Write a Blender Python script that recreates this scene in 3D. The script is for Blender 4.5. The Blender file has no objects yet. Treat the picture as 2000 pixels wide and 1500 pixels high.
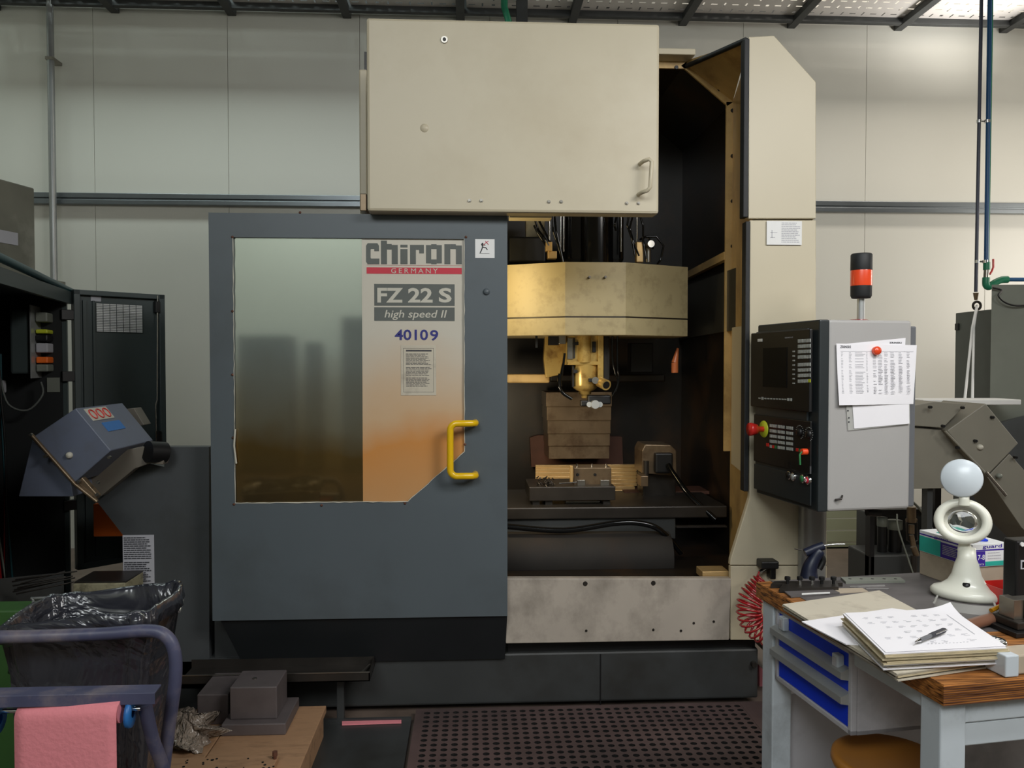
import bpy, bmesh, math, random
from mathutils import Vector, Matrix
random.seed(7)
S = bpy.context.scene
COL = S.collection
PI = math.pi
V = Vector
# ------------------------------------------------------------------ camera
F_PX = 1550.0
YAW, TILT, EYE = math.radians(3.0), math.radians(1.5), 1.55
cd = bpy.data.cameras.new('camera'); cam = bpy.data.objects.new('camera', cd); COL.objects.link(cam)
cd.sensor_width = 36.0; cd.lens = F_PX/2000*36; cd.clip_start = 0.05
cam.location = (0, 0, EYE); cam.rotation_euler = (PI/2-TILT, 0, -YAW)
S.camera = cam
# ------------------------------------------------------------------ world, lights, exposure
w = bpy.data.worlds.new('world'); S.world = w; w.use_nodes = True
w.node_tree.nodes['Background'].inputs[0].default_value = (.75, .82, .85, 1)
w.node_tree.nodes['Background'].inputs[1].default_value = .35
def area(name, loc, target, sx, sy, power, col, spread=180):
    l = bpy.data.lights.new(name, 'AREA'); l.shape = 'RECTANGLE'; l.size = sx; l.size_y = sy
    l.energy = power; l.color = col; l.spread = math.radians(spread)
    o = bpy.data.objects.new(name, l); COL.objects.link(o); o.location = loc
    o.rotation_euler = (V(target)-V(loc)).to_track_quat('-Z', 'Y').to_euler()
    return o
area('daylight_right', (3.7, -0.6, 3.9), (1.2, 3.2, 1.2), 1.8, 1.2, 17, (1.0, .96, .90), 95)
area('daylight_hall', (-0.9, -2.6, 4.6), (.9, 3.0, 1.0), 3.0, 1.4, 24, (.94, .98, 1.0), 85)
area('bench_fill', (1.7, 1.0, 3.3), (1.45, 2.1, .85), 1.2, .4, 26, (.98, .99, 1.0))  # added overhead fill that brightens the bench top
area('daylight_right_wall', (4.0, 5.5, 5.45), (4.0, 6.8, 2.4), 3.6, .4, 44, (1.0, .91, .80))
area('right_wall_low_fill', (6.3, 4.6, 2.4), (3.0, 6.8, 1.9), 1.2, 1.4, 40, (1.0, .93, .84))  # added side fill for the lower right wall, no window built
area('tray_fill', (4.7, 5.9, 3.5), (4.0, 6.25, 4.6), .6, .4, 6, (1.0, .97, .93), 70)  # added upward fill that whitens the tray underside
area('daylight_left_wall', (-2.4, 5.5, 5.45), (-2.4, 6.8, 2.2), 3.6, .4, 40, (.82, .95, .92))
area('front_wall_fill', (-2.0, -3.0, 5.2), (-2.0, -5.0, 2.4), 3.0, 1.0, 70, (.92, 1.0, .96))  # added fill for the wall mirrored in the door window
S.view_settings.view_transform = 'Standard'; S.view_settings.look = 'None'
S.view_settings.gamma = 1.0; S.view_settings.use_curve_mapping = False
S.view_settings.exposure = 0.5
# ------------------------------------------------------------------ projection helpers (photo pixel -> place)
FW = V((math.sin(YAW)*math.cos(TILT), math.cos(YAW)*math.cos(TILT), -math.sin(TILT)))
RT = V((math.cos(YAW), -math.sin(YAW), 0)); UP = RT.cross(FW)
CAM = V((0, 0, EYE))
def ray(px, py): return FW + RT*((px-1000)/F_PX) + UP*((750-py)/F_PX)
def on(px, py, O, n):
    d = ray(px, py); return CAM + d*((V(O)-CAM).dot(n)/d.dot(n))
def U(px, py, Y): return on(px, py, (0, Y, 0), V((0, 1, 0)))
def G(px, py, z): return on(px, py, (0, 0, z), V((0, 0, 1)))
def XW(px, Y, py=710): return U(px, py, Y).x
def ZW(py, Y, px=1000): return U(px, py, Y).z
def c2w(x, d, z=0):
    return V((RT.x*x+math.sin(YAW)*d, RT.y*x+math.cos(YAW)*d, z))
# ------------------------------------------------------------------ materials
def lin(c):
    return tuple((v/255/12.92 if v/255 <= .04045 else ((v/255+.055)/1.055)**2.4) for v in c)
MATS = {}
def mat(name, col, rough=.5, metal=0., var=.12, scale=6., dirt=None, damt=.5, dscale=3., bump=0., bscale=40., coat=0., emit=0., stretch=None, alpha=1., trans=0., spec=.5):
    m = bpy.data.materials.new(name); m.use_nodes = True; nt = m.node_tree; N = nt.nodes; L = nt.links
    p = N['Principled BSDF']; c = lin(col)+(1,)
    p.inputs['Roughness'].default_value = rough; p.inputs['Metallic'].default_value = metal
    p.inputs['Coat Weight'].default_value = coat; p.inputs['Alpha'].default_value = alpha
    p.inputs['Transmission Weight'].default_value = trans; p.inputs['Specular IOR Level'].default_value = spec
    tc = N.new('ShaderNodeTexCoord'); mp = N.new('ShaderNodeMapping'); L.new(tc.outputs['Object'], mp.inputs[0])
    if stretch: mp.inputs['Scale'].default_value = stretch
    last = None
    n1 = N.new('ShaderNodeTexNoise'); n1.inputs['Scale'].default_value = scale; n1.inputs['Detail'].default_value = 6
    L.new(mp.outputs[0], n1.inputs[0])
    mx = N.new('ShaderNodeMix'); mx.data_type = 'RGBA'
    r = N.new('ShaderNodeMapRange'); r.inputs[1].default_value = .3; r.inputs[2].default_value = .7
    L.new(n1.outputs[0], r.inputs[0]); L.new(r.outputs[0], mx.inputs[0])
    mx.inputs[6].default_value = tuple(v*(1-var) for v in c[:3])+(1,)
    mx.inputs[7].default_value = tuple(min(1, v*(1+var)) for v in c[:3])+(1,)
    last = mx.outputs[2]
    if dirt:
        n2 = N.new('ShaderNodeTexNoise'); n2.inputs['Scale'].default_value = dscale; n2.inputs['Detail'].default_value = 9
        n2.inputs['Roughness'].default_value = .65; L.new(mp.outputs[0], n2.inputs[0])
        r2 = N.new('ShaderNodeMapRange'); r2.inputs[1].default_value = .5; r2.inputs[2].default_value = .72
        r2.inputs[4].default_value = damt; L.new(n2.outputs[0], r2.inputs[0])
        m2 = N.new('ShaderNodeMix'); m2.data_type = 'RGBA'; L.new(r2.outputs[0], m2.inputs[0]); L.new(last, m2.inputs[6])
        m2.inputs[7].default_value = lin(dirt)+(1,); last = m2.outputs[2]
    L.new(last, p.inputs['Base Color'])
    if bump:
        nb = N.new('ShaderNodeTexNoise'); nb.inputs['Scale'].default_value = bscale; L.new(mp.outputs[0], nb.inputs[0])
        b = N.new('ShaderNodeBump'); b.inputs['Strength'].default_value = bump; b.inputs['Distance'].default_value = .01
        L.new(nb.outputs[0], b.inputs['Height']); L.new(b.outputs[0], p.inputs['Normal'])
    if emit:
        L.new(last, p.inputs['Emission Color']); p.inputs['Emission Strength'].default_value = emit
    MATS[name] = m; return m
M = {}
def dm(k, *a, **kw): M[k] = mat(k, *a, **kw)
dm('wall', (214, 213, 204), .36, var=.02, scale=.6)
dm('wall_rail', (120, 126, 130), .3, .7, var=.05)
dm('seam', (176, 177, 170), .6)
dm('floor', (112, 98, 88), .45, dirt=(60, 50, 44), damt=.7, dscale=2.5, var=.15)
dm('ceiling', (52, 54, 54), .8)
dm('beige', (198, 188, 163), .42, var=.03, scale=2, dirt=(168, 152, 120), damt=.35, dscale=1.3)
dm('beige_oily', (188, 158, 104), .3, var=.2, scale=5, dirt=(90, 55, 22), damt=.6, dscale=4)
dm('panel_dirty', (172, 162, 150), .45, var=.08, scale=4, dirt=(74, 68, 58), damt=.75, dscale=2.4, stretch=(1, 1, .8))
dm('door_grey', (84, 92, 97), .42, var=.05, scale=2, dirt=(66, 70, 70), damt=.5, dscale=1.5)
dm('base_dark', (58, 60, 60), .42, var=.1, scale=3, dirt=(34, 30, 24), damt=.7, dscale=2)
dm('skirt_black', (26, 29, 31), .5, var=.1)
dm('body_grey', (72, 75, 77), .42, var=.06, scale=2, dirt=(48, 47, 42), damt=.6, dscale=1.6)
dm('black', (16, 16, 17), .45, var=.2)
dm('black_gloss', (10, 11, 12), .12, var=.1)
dm('screen_dark', (9, 10, 11), .55, spec=.2)
dm('rubber', (24, 26, 28), .6, var=.3, scale=30)
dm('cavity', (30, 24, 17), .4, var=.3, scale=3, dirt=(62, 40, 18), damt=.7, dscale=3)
dm('cavity_grey', (60, 58, 50), .35, var=.15, scale=3, dirt=(40, 30, 18), damt=.7, dscale=2)
dm('magazine', (172, 158, 120), .38, var=.05, scale=2, dirt=(96, 82, 56), damt=.4, dscale=14)
dm('cavity_dull', (34, 30, 26), .8, var=.3, scale=4, dirt=(54, 38, 26), damt=.5)
dm('spindle', (190, 160, 92), .25, .35, var=.15, scale=8, dirt=(110, 66, 20), damt=.8, dscale=14)
dm('steel', (150, 146, 138), .28, .9, var=.12, scale=9)
dm('steel_oily', (124, 106, 84), .32, .55, var=.2, scale=7, dirt=(66, 44, 26), damt=.7, dscale=8)
dm('steel_dark', (62, 58, 54), .35, .6, var=.2, scale=8)
dm('cast', (112, 104, 104), .5, .3, var=.15, scale=12, dirt=(52, 38, 34), damt=.5)
dm('chrome', (215, 215, 215), .14, 1., var=.02)
dm('plate_brass', (205, 172, 118), .28, .45, var=.12, scale=9, dirt=(112, 78, 44), damt=.5)
dm('yellow', (232, 186, 14), .3, var=.03, coat=.3)
dm('white', (228, 228, 226), .5, var=.02)
dm('paper', (238, 236, 240), .75, var=.02, scale=3)
dm('paper_old', (196, 188, 170), .8, var=.06, scale=4, dirt=(120, 106, 92), damt=.55, dscale=9)
dm('paper_edge', (190, 176, 144), .8, var=.25, scale=30, stretch=(1, 1, 30))
dm('paper_grey', (136, 128, 116), .8, var=.25, scale=30, stretch=(1, 1, 30))
dm('ink', (58, 58, 64), .8, var=.05)
dm('ink_light', (176, 176, 182), .8, var=.05)
dm('ink_grey', (92, 96, 92), .6, var=.08)
dm('ink_blue', (38, 40, 120), .5, var=.05)
dm('ink_red', (196, 40, 60), .5, var=.05)
dm('ink_cream', (196, 192, 178), .5, var=.03)
dm('pendant_grey', (168, 166, 164), .45, var=.02)
dm('pendant_edge', (104, 106, 110), .42, var=.04)
dm('pendant_dark', (40, 45, 47), .4, var=.06)
dm('key', (176, 180, 176), .5, var=.25, scale=60)
dm('key_white', (220, 222, 220), .5)
dm('red', (206, 40, 34), .35, var=.05, coat=.3)
dm('orange_lens', (222, 72, 34), .3, var=.06, coat=.4, emit=.08)
dm('orange', (244, 112, 30), .5, var=.06)
dm('green_btn', (50, 120, 70), .4)
dm('lime', (196, 206, 50), .4)
dm('blue', (10, 58, 214), .42, var=.05)
dm('frame_grey', (198, 206, 212), .42, var=.04, dirt=(110, 112, 112), damt=.5, dscale=6)
dm('frame_side', (188, 186, 190), .45, var=.05, dirt=(80, 78, 80), damt=.5, dscale=2.5)
dm('aluminium', (182, 185, 184), .35, .5, var=.06)
dm('lamp_plastic', (226, 226, 212), .35, var=.03, coat=.2)
dm('lamp_cover', (205, 214, 220), .3, var=.01, coat=.2)
dm('glass', (235, 240, 240), .03, trans=1., var=0)
dm('clear_plastic', (210, 210, 205), .12, alpha=.45, var=.05)
dm('teal', (44, 172, 156), .5, var=.08, scale=20)
dm('violet', (62, 38, 150), .5, var=.05)
dm('box_white', (224, 226, 226), .5, var=.02)
dm('carton', (178, 164, 144), .7, var=.08, dirt=(130, 116, 98), damt=.4, dscale=8)
dm('mat_top', (44, 42, 46), .7, var=.15, scale=8, dirt=(74, 62, 58), damt=.5, dscale=3)
dm('wood_floor', (176, 138, 104), .6, var=.12, scale=5, dirt=(90, 66, 48), damt=.7, dscale=5, stretch=(1, 4, 4))
dm('stool', (176, 116, 44), .4, var=.1, scale=3)
dm('red_hose', (150, 30, 34), .2, var=.15, coat=.5)
dm('pipe_grey', (150, 152, 152), .3, .6, var=.05)
dm('pipe_dark', (64, 66, 78), .4, .3)
dm('pipe_blue', (30, 82, 128), .4, var=.1)
dm('pipe_green', (30, 122, 88), .4, var=.1)
dm('pipe_teal', (24, 66, 72), .4, var=.1)
dm('cab_dark', (64, 74, 74), .45, var=.05)
dm('cab_inner', (22, 25, 26), .6, var=.1)
dm('cab_grey', (122, 126, 116), .5, var=.06, dirt=(96, 98, 88), damt=.4)
dm('cab_green', (88, 92, 86), .5, var=.06)
dm('concrete', (116, 116, 104), .7, var=.15, scale=5, dirt=(160, 160, 148), damt=.8, dscale=2.2)
dm('green_machine', (52, 92, 40), .5, var=.15, dirt=(34, 46, 22), damt=.6)
dm('siding', (146, 150, 124), .5, var=.03)
dm('speckled', (150, 144, 116), .7, var=.12, scale=6, dirt=(50, 46, 30), damt=.9, dscale=18)
dm('chute', (98, 105, 122), .42, var=.05, scale=2, dirt=(86, 84, 78), damt=.5)
dm('chute_brown', (112, 106, 96), .42, var=.06, dirt=(96, 72, 56), damt=.4, dscale=2)
dm('chute_right', (130, 126, 114), .45, var=.05)
dm('cart_blue', (76, 78, 104), .45, var=.2, scale=8, dirt=(138, 126, 122), damt=1., dscale=4)
dm('cart_blue_light', (40, 110, 180), .4, var=.05)
dm('pink', (232, 140, 148), .85, var=.03, scale=4, bump=.2, bscale=90)
dm('brown_roll', (122, 86, 68), .35, var=.15)
dm('rust', (96, 62, 48), .6, .2, var=.25, scale=8)
dm('grate', (94, 76, 73), .6, .1, var=.2, scale=5, dirt=(46, 42, 42), damt=.95, dscale=1.3)
dm('pit', (14, 12, 11), .8)
dm('tray_metal', (206, 202, 198), .5, .1, var=.04)
dm('beam', (60, 62, 62), .55, .2)
dm('amber', (200, 140, 20), .25, trans=.4, var=.1)
dm('navy', (20, 26, 46), .4, var=.1)
dm('bottle_orange', (216, 120, 70), .35, var=.1)
# plastic bag: creased glossy film
def bag_mat(name, col, rough, bs):
    m = mat(name, col, rough, var=.2, scale=4, spec=.8, coat=.3); nt = m.node_tree; N = nt.nodes; L = nt.links
    tc = N.new('ShaderNodeTexCoord'); v = N.new('ShaderNodeTexNoise'); v.inputs['Scale'].default_value = bs
    v.inputs['Detail'].default_value = 4; v.inputs['Distortion'].default_value = 1.8
    L.new(tc.outputs['Object'], v.inputs[0])
    b = N.new('ShaderNodeBump'); b.inputs['Strength'].default_value = 1.; b.inputs['Distance'].default_value = .06
    L.new(v.outputs[0], b.inputs['Height']); L.new(b.outputs[0], N['Principled BSDF'].inputs['Normal']); M[name] = m
bag_mat('bag_black', (50, 51, 58), .2, 3)
bag_mat('bag_clear', (150, 136, 122), .2, 14)
# worktop: laminated wood, grain along the bench, dark worn top handled by a second material
def wood_mat(name, c1, c2, freq, M3):
    m = bpy.data.materials.new(name); m.use_nodes = True; nt = m.node_tree; N = nt.nodes; L = nt.links
    p = N['Principled BSDF']; p.inputs['Roughness'].default_value = .45
    tc = N.new('ShaderNodeTexCoord'); mp = N.new('ShaderNodeMapping'); mp.inputs['Scale'].default_value = M3
    mp.inputs['Rotation'].default_value = (0, 0, math.radians(-8))
    n = N.new('ShaderNodeTexNoise'); n.inputs['Scale'].default_value = freq; n.inputs['Detail'].default_value = 6
    r = N.new('ShaderNodeValToRGB'); r.color_ramp.elements[0].color = lin(c1)+(1,); r.color_ramp.elements[1].color = lin(c2)+(1,)
    r.color_ramp.elements[0].position = .35; r.color_ramp.elements[1].position = .65
    L.new(tc.outputs['Object'], mp.inputs[0]); L.new(mp.outputs[0], n.inputs[0]); L.new(n.outputs[0], r.inputs[0])
    L.new(r.outputs[0], p.inputs['Base Color']); M[name] = m
wood_mat('wood_edge', (66, 34, 12), (196, 128, 62), 4, (1.5, 8, 60))
wood_mat('wood_top', (92, 56, 26), (176, 116, 60), 5, (2, 22, 4))
dm('bench_rubber', (92, 88, 88), .5, var=.12, scale=5, dirt=(58, 54, 52), damt=.7, dscale=3, stretch=(1, 3, 1))
# dirty polished window film: oil stains rise from the lower edge, reflected tones painted into pane_left
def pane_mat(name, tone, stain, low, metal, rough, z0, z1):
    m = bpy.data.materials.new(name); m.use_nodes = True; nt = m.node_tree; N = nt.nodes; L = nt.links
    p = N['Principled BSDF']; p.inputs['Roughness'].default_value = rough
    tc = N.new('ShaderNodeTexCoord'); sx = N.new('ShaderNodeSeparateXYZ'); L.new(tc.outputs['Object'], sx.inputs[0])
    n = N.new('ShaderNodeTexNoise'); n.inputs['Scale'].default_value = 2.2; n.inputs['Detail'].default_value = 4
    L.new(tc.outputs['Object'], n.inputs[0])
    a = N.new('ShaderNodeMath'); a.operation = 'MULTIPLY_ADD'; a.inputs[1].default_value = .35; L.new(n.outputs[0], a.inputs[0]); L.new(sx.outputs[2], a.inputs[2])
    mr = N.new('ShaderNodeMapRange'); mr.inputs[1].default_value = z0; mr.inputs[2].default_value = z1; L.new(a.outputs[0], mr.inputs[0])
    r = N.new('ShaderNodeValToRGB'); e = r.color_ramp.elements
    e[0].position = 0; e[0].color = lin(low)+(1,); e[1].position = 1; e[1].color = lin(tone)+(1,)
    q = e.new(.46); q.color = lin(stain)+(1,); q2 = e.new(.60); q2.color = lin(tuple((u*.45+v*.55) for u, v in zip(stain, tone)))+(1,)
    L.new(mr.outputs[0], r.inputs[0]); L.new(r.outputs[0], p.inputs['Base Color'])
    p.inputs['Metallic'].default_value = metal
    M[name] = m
# ------------------------------------------------------------------ mesh builder
class MB:
    def __init__(s, mx=None): s.v = []; s.f = []; s.sm = []; s.mx = mx or Matrix()
    def add(s, vs, fs, sm=False):
        o = len(s.v); s.v += [s.mx @ V(p) for p in vs]; s.f += [[i+o for i in f] for f in fs]; s.sm += [sm]*len(fs); return s
    def box(s, x0, x1, y0, y1, z0, z1, b=0.):
        x0, x1 = sorted((x0, x1)); y0, y1 = sorted((y0, y1)); z0, z1 = sorted((z0, z1))
        b = min(b, (x1-x0)*.45, (y1-y0)*.45, (z1-z0)*.45)
        vs = [(x, y, z) for x in (x0, x1) for y in (y0, y1) for z in (z0, z1)]
        fs = [(0, 1, 3, 2), (4, 6, 7, 5), (0, 4, 5, 1), (2, 3, 7, 6), (0, 2, 6, 4), (1, 5, 7, 3)]
        if b <= 0: return s.add(vs, fs)
        return s.bev(vs, fs, b)
    def bev(s, vs, fs, b):
        bm = bmesh.new(); q = [bm.verts.new(p) for p in vs]
        for f in fs: bm.faces.new([q[i] for i in f])
        bm.normal_update()
        bmesh.ops.bevel(bm, geom=bm.edges[:], offset=b, segments=2, affect='EDGES', profile=.5)
        bm.verts.index_update(); vs2 = [v.co.copy() for v in bm.verts]; fs2 = [[v.index for v in f.verts] for f in bm.faces]
        bm.free(); return s.add(vs2, fs2)
    def ext(s, pts, vec, b=0.):
        pts = [V(p) for p in pts]; vec = V(vec); n = len(pts)
        nrm = sum(((pts[i]-pts[0]).cross(pts[(i+1) % n]-pts[0]) for i in range(1, n-1)), V())
        if nrm.dot(vec) > 0: pts = pts[::-1]
        vs = pts+[p+vec for p in pts]
        fs = [list(range(n)), list(range(2*n-1, n-1, -1))]+[[i, n+i, n+(i+1) % n, (i+1) % n] for i in range(n)]
        return s.bev(vs, fs, b) if b else s.add(vs, fs)
    def px(s, poly, Y, dY, b=0.):   # outline measured in the photo, built at plane Y with thickness dY
        return s.ext([U(x, y, Y) for x, y in poly], (0, dY, 0), b)
    def rect(s, a, b_, c, d, Y, dY, b=0.):   # pixel rectangle -> upright box
        p, q = U(a, (b_+d)/2, Y), U(c, (b_+d)/2, Y); m = (a+c)/2
        return s.box(p.x, q.x, Y, Y+dY, U(m, d, Y).z, U(m, b_, Y).z, b)
    def cyl(s, p0, p1, r0, r1=None, seg=20, cap=True):
        r1 = r0 if r1 is None else r1; p0, p1 = V(p0), V(p1); d = (p1-p0).normalized()
        a = d.orthogonal().normalized(); b = d.cross(a)
        vs = []
        for p, r in ((p0, r0), (p1, r1)):
            for i in range(seg):
                t = 2*PI*i/seg; vs.append(p+(a*math.cos(t)+b*math.sin(t))*r)
        s.add(vs, [[i, (i+1) % seg, seg+(i+1) % seg, seg+i] for i in range(seg)], True)
        if cap: s.add(vs, [list(range(seg))[::-1], list(range(seg, 2*seg))])
        return s
    def lathe(s, prof, O, axis=(0, 0, 1), seg=32, sx=1., sy=1., side=None):
        ax = V(axis).normalized(); a = V(side).normalized() if side else ax.orthogonal().normalized(); b = ax.cross(a); O = V(O); n = len(prof); vs = []
        for r, z in prof:
            for i in range(seg):
                t = 2*PI*i/seg; vs.append(O+ax*z+a*(math.cos(t)*r*sx)+b*(math.sin(t)*r*sy))
        fs = [[j*seg+i, j*seg+(i+1) % seg, (j+1)*seg+(i+1) % seg, (j+1)*seg+i] for j in range(n-1) for i in range(seg)]
        s.add(vs, fs, True)
        return s
    def tube(s, pts, r, seg=10, closed=False):
        pts = [V(p) for p in pts]; n = len(pts); rr = r if isinstance(r, (list, tuple)) else [r]*n
        vs = []; prev = None
        for i, p in enumerate(pts):
            if closed: t = pts[(i+1) % n]-pts[i-1]
            else: t = pts[min(i+1, n-1)]-pts[max(i-1, 0)]
            t.normalize()
            a = (prev-t*prev.dot(t)) if prev is not None else t.orthogonal()
            if a.length < 1e-5: a = t.orthogonal()
            a.normalize(); prev = a; b = t.cross(a)
            vs += [p+(a*math.cos(2*PI*k/seg)+b*math.sin(2*PI*k/seg))*rr[i] for k in range(seg)]
        m = n if closed else n-1
        fs = [[(i % n)*seg+k, (i % n)*seg+(k+1) % seg, ((i+1) % n)*seg+(k+1) % seg, ((i+1) % n)*seg+k] for i in range(m) for k in range(seg)]
        s.add(vs, fs, True)
        if not closed: s.add(vs, [list(range(seg))[::-1], list(range((n-1)*seg, n*seg))])
        return s
    def sheet(s, w, h, nx, ny, fn, t=.0012):   # curled sheet in the local xy plane
        top = []; bot = []
        for j in range(ny+1):
            for i in range(nx+1):
                u, v = i/nx, j/ny; x, y, z = u*w, v*h, 0
                r = fn(u, v); top.append((x+r[0], y+r[1], r[2]+t)); bot.append((x+r[0], y+r[1], r[2]))
        k = len(top); W = nx+1
        fs = [[j*W+i, j*W+i+1, (j+1)*W+i+1, (j+1)*W+i] for j in range(ny) for i in range(nx)]
        fb = [[k+q for q in f[::-1]] for f in fs]
        bd = [i for i in range(nx)]+[j*W+nx for j in range(ny)]+[ny*W+i for i in range(nx, 0, -1)]+[j*W for j in range(ny, 0, -1)]
        fe = [[bd[i], k+bd[i], k+bd[(i+1) % len(bd)], bd[(i+1) % len(bd)]] for i in range(len(bd))]
        return s.add(top+bot, fs+fb+fe, True)
    def split(s, name, m, parent):      # every separate piece becomes a part of its own
        key = {}; par = list(range(len(s.v)))
        def fd(a):
            while par[a] != a: par[a] = par[par[a]]; a = par[a]
            return a
        for i, p in enumerate(s.v):
            k = (round(p.x, 5), round(p.y, 5), round(p.z, 5))
            if k in key: par[fd(i)] = fd(key[k])
            else: key[k] = i
        for f in s.f:
            for i in f[1:]: par[fd(i)] = fd(f[0])
        gr = {}
        for fi, f in enumerate(s.f): gr.setdefault(fd(f[0]), []).append(fi)
        for fs in gr.values():
            q = MB(); mp = {}
            for fi in fs:
                for i in s.f[fi]:
                    if i not in mp: mp[i] = len(q.v); q.v.append(s.v[i])
                q.f.append([mp[i] for i in s.f[fi]]); q.sm.append(s.sm[fi])
            q.build(name, m, parent)
    def build(s, name, m, parent=None, kind=None, label=None):
        me = bpy.data.meshes.new(name)
        if parent is None:
            xs = [p.x for p in s.v]; ys = [p.y for p in s.v]; zs = [p.z for p in s.v]
            L0 = V(((min(xs)+max(xs))/2, (min(ys)+max(ys))/2, min(zs)))
        else: L0 = ORG[parent.name]
        me.from_pydata([tuple(p-L0) for p in s.v], [], s.f); me.validate()
        for i, pl in enumerate(me.polygons):
            if i < len(s.sm): pl.use_smooth = s.sm[i]
        me.materials.append(M[m] if isinstance(m, str) else m)
        o = bpy.data.objects.new(name, me); COL.objects.link(o)
        if parent is None: o.location = L0
        else: o.parent = parent
        ORG[o.name] = L0
        if kind is None and (name.endswith('print') or name.endswith('_marks') or name.endswith('grille') or name.endswith('_lines') or name in ('key_field', 'machine_keys', 'red_keys', 'green_keys')): kind = 'stuff'
        if kind: o['kind'] = kind
        if label: o['label'] = label
        return o
ORG = {}
def tag(o, label, cat, group=None):
    o['label'] = label; o['category'] = cat
    if group: o['group'] = group
    return o
def thing(name, label, cat, loc, group=None):
    o = bpy.data.objects.new(name, None); COL.objects.link(o); o.location = loc; ORG[o.name] = V(loc); o.empty_display_size = .1
    return tag(o, label, cat, group)
def struct(o): o['kind'] = 'structure'; return o
def frame(O, ux, uz):
    ux = V(ux).normalized(); uz = V(uz).normalized(); n = ux.cross(uz)
    m = Matrix((ux, uz, n)).transposed().to_4x4(); m.translation = V(O); return m
def fuv(fr, px, py):    # photo pixel -> coordinates on a frame's plane
    p = on(px, py, fr.translation, fr.to_3x3().col[2]); q = fr.inverted() @ p; return q.x, q.y
def fbox(mb, fr, x0, x1, y0, y1, z0, z1, b=0.):
    o = mb.mx; mb.mx = fr; mb.box(x0, x1, y0, y1, z0, z1, b); mb.mx = o; return mb
def fpx(mb, fr, a, b_, c, d, z0, z1, b=0.):
    u0, v1 = fuv(fr, a, b_); u1, v0 = fuv(fr, c, d); return fbox(mb, fr, u0, u1, v0, v1, z0, z1, b)
def text(mb, fr, body, u0, v0, u1, v1, depth=.0006, z=0., bold=.0, shear=0., space=1.):
    cu = bpy.data.curves.new('t', 'FONT'); cu.body = body; cu.extrude = .0; cu.offset = bold; cu.shear = shear; cu.space_character = space
    cu.resolution_u = 3
    ob = bpy.data.objects.new('t', cu); COL.objects.link(ob); bpy.context.view_layer.update()
    me = bpy.data.meshes.new_from_object(ob.evaluated_get(bpy.context.evaluated_depsgraph_get()))
    vs = [v.co.copy() for v in me.vertices]; fs = [list(p.vertices) for p in me.polygons]
    bpy.data.objects.remove(ob); bpy.data.curves.remove(cu); bpy.data.meshes.remove(me)
    if not vs: return mb
    ax, bx = min(v.x for v in vs), max(v.x for v in vs); ay, by = min(v.y for v in vs), max(v.y for v in vs)
    q = [fr @ V((u0+(v.x-ax)/(bx-ax)*(u1-u0), v0+(v.y-ay)/(by-ay)*(v1-v0), z+depth)) for v in vs]
    mb.add(q, fs); return mb
def lines(mb, fr, u0, v0, u1, v1, n, z, seed=1, fill=.45, words=True, ragged=.25):
    rnd = random.Random(seed); dv = (v1-v0)/n
    for i in range(n):
        if rnd.random() < .08: continue
        y = v1-(i+.5)*dv; x = u0; end = u1-(u1-u0)*rnd.random()*ragged
        while x < end:
            wd = (u1-u0)*(.05+.14*rnd.random()) if words else end-x
            fbox(mb, fr, x, min(end, x+wd), y-dv*fill/2, y+dv*fill/2, z, z+.0004); x += wd+(u1-u0)*.02
    return mb
ZV = V((0, 0, 1))
def bolt(mb, p, n, r, h): return mb.cyl(p, V(p)+V(n)*h, r, r*.85, 10)

# ================================================================== SETTING
YB = 6.8
XL, XR, YF, ZC = -4.6, 6.6, -5.0, 5.6
fl = struct(MB().box(XL, XR, YF, YB, -.1, 0).build('floor', 'floor'))
struct(MB().box(XL, XR, YF, YB+.1, ZC, ZC+.1).build('ceiling', 'ceiling'))
struct(MB().box(XL-.1, XL, YF, YB, 0, ZC).build('wall_left', 'wall'))
struct(MB().box(XR, XR+.1, YF, YB, 0, ZC).build('wall_right', 'wall'))
struct(MB().box(XL, XR, YF-.1, YF, 0, ZC).build('wall_front', 'wall'))
wb = struct(MB().box(XL, XR, YB+.02, YB+.1, 0, ZC).build('wall_back', 'seam'))
railz = ZW(396, YB, 700)
seams = [XW(p, YB) for p in (190, 450, 708)]
st = seams[1]-seams[0]
xs = []; x = seams[0]
while x > XL: x -= st
while x < XR: xs.append(x); x += st
xs.append(x)
for a, b in zip(xs[:-1], xs[1:]):
    a2, b2 = max(a, XL), min(b, XR)
    for z0, z1 in ((.0, railz-.02), (railz+.02, ZC)):
        MB().box(a2+.0016, b2-.0016, YB, YB+.03, z0, z1, .0015).build('wall_panel', 'wall', wb)
r1 = MB(); r1.box(XL, XR, YB-.05, YB, railz+.008, railz+.05, .004); r1.box(XL, XR, YB-.06, YB, railz-.045, railz-.006, .004)
r1.box(XL, XR, YB-.03, YB, railz-.01, railz+.01)
struct(r1.build('trim_1', 'wall_rail'))
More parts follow.
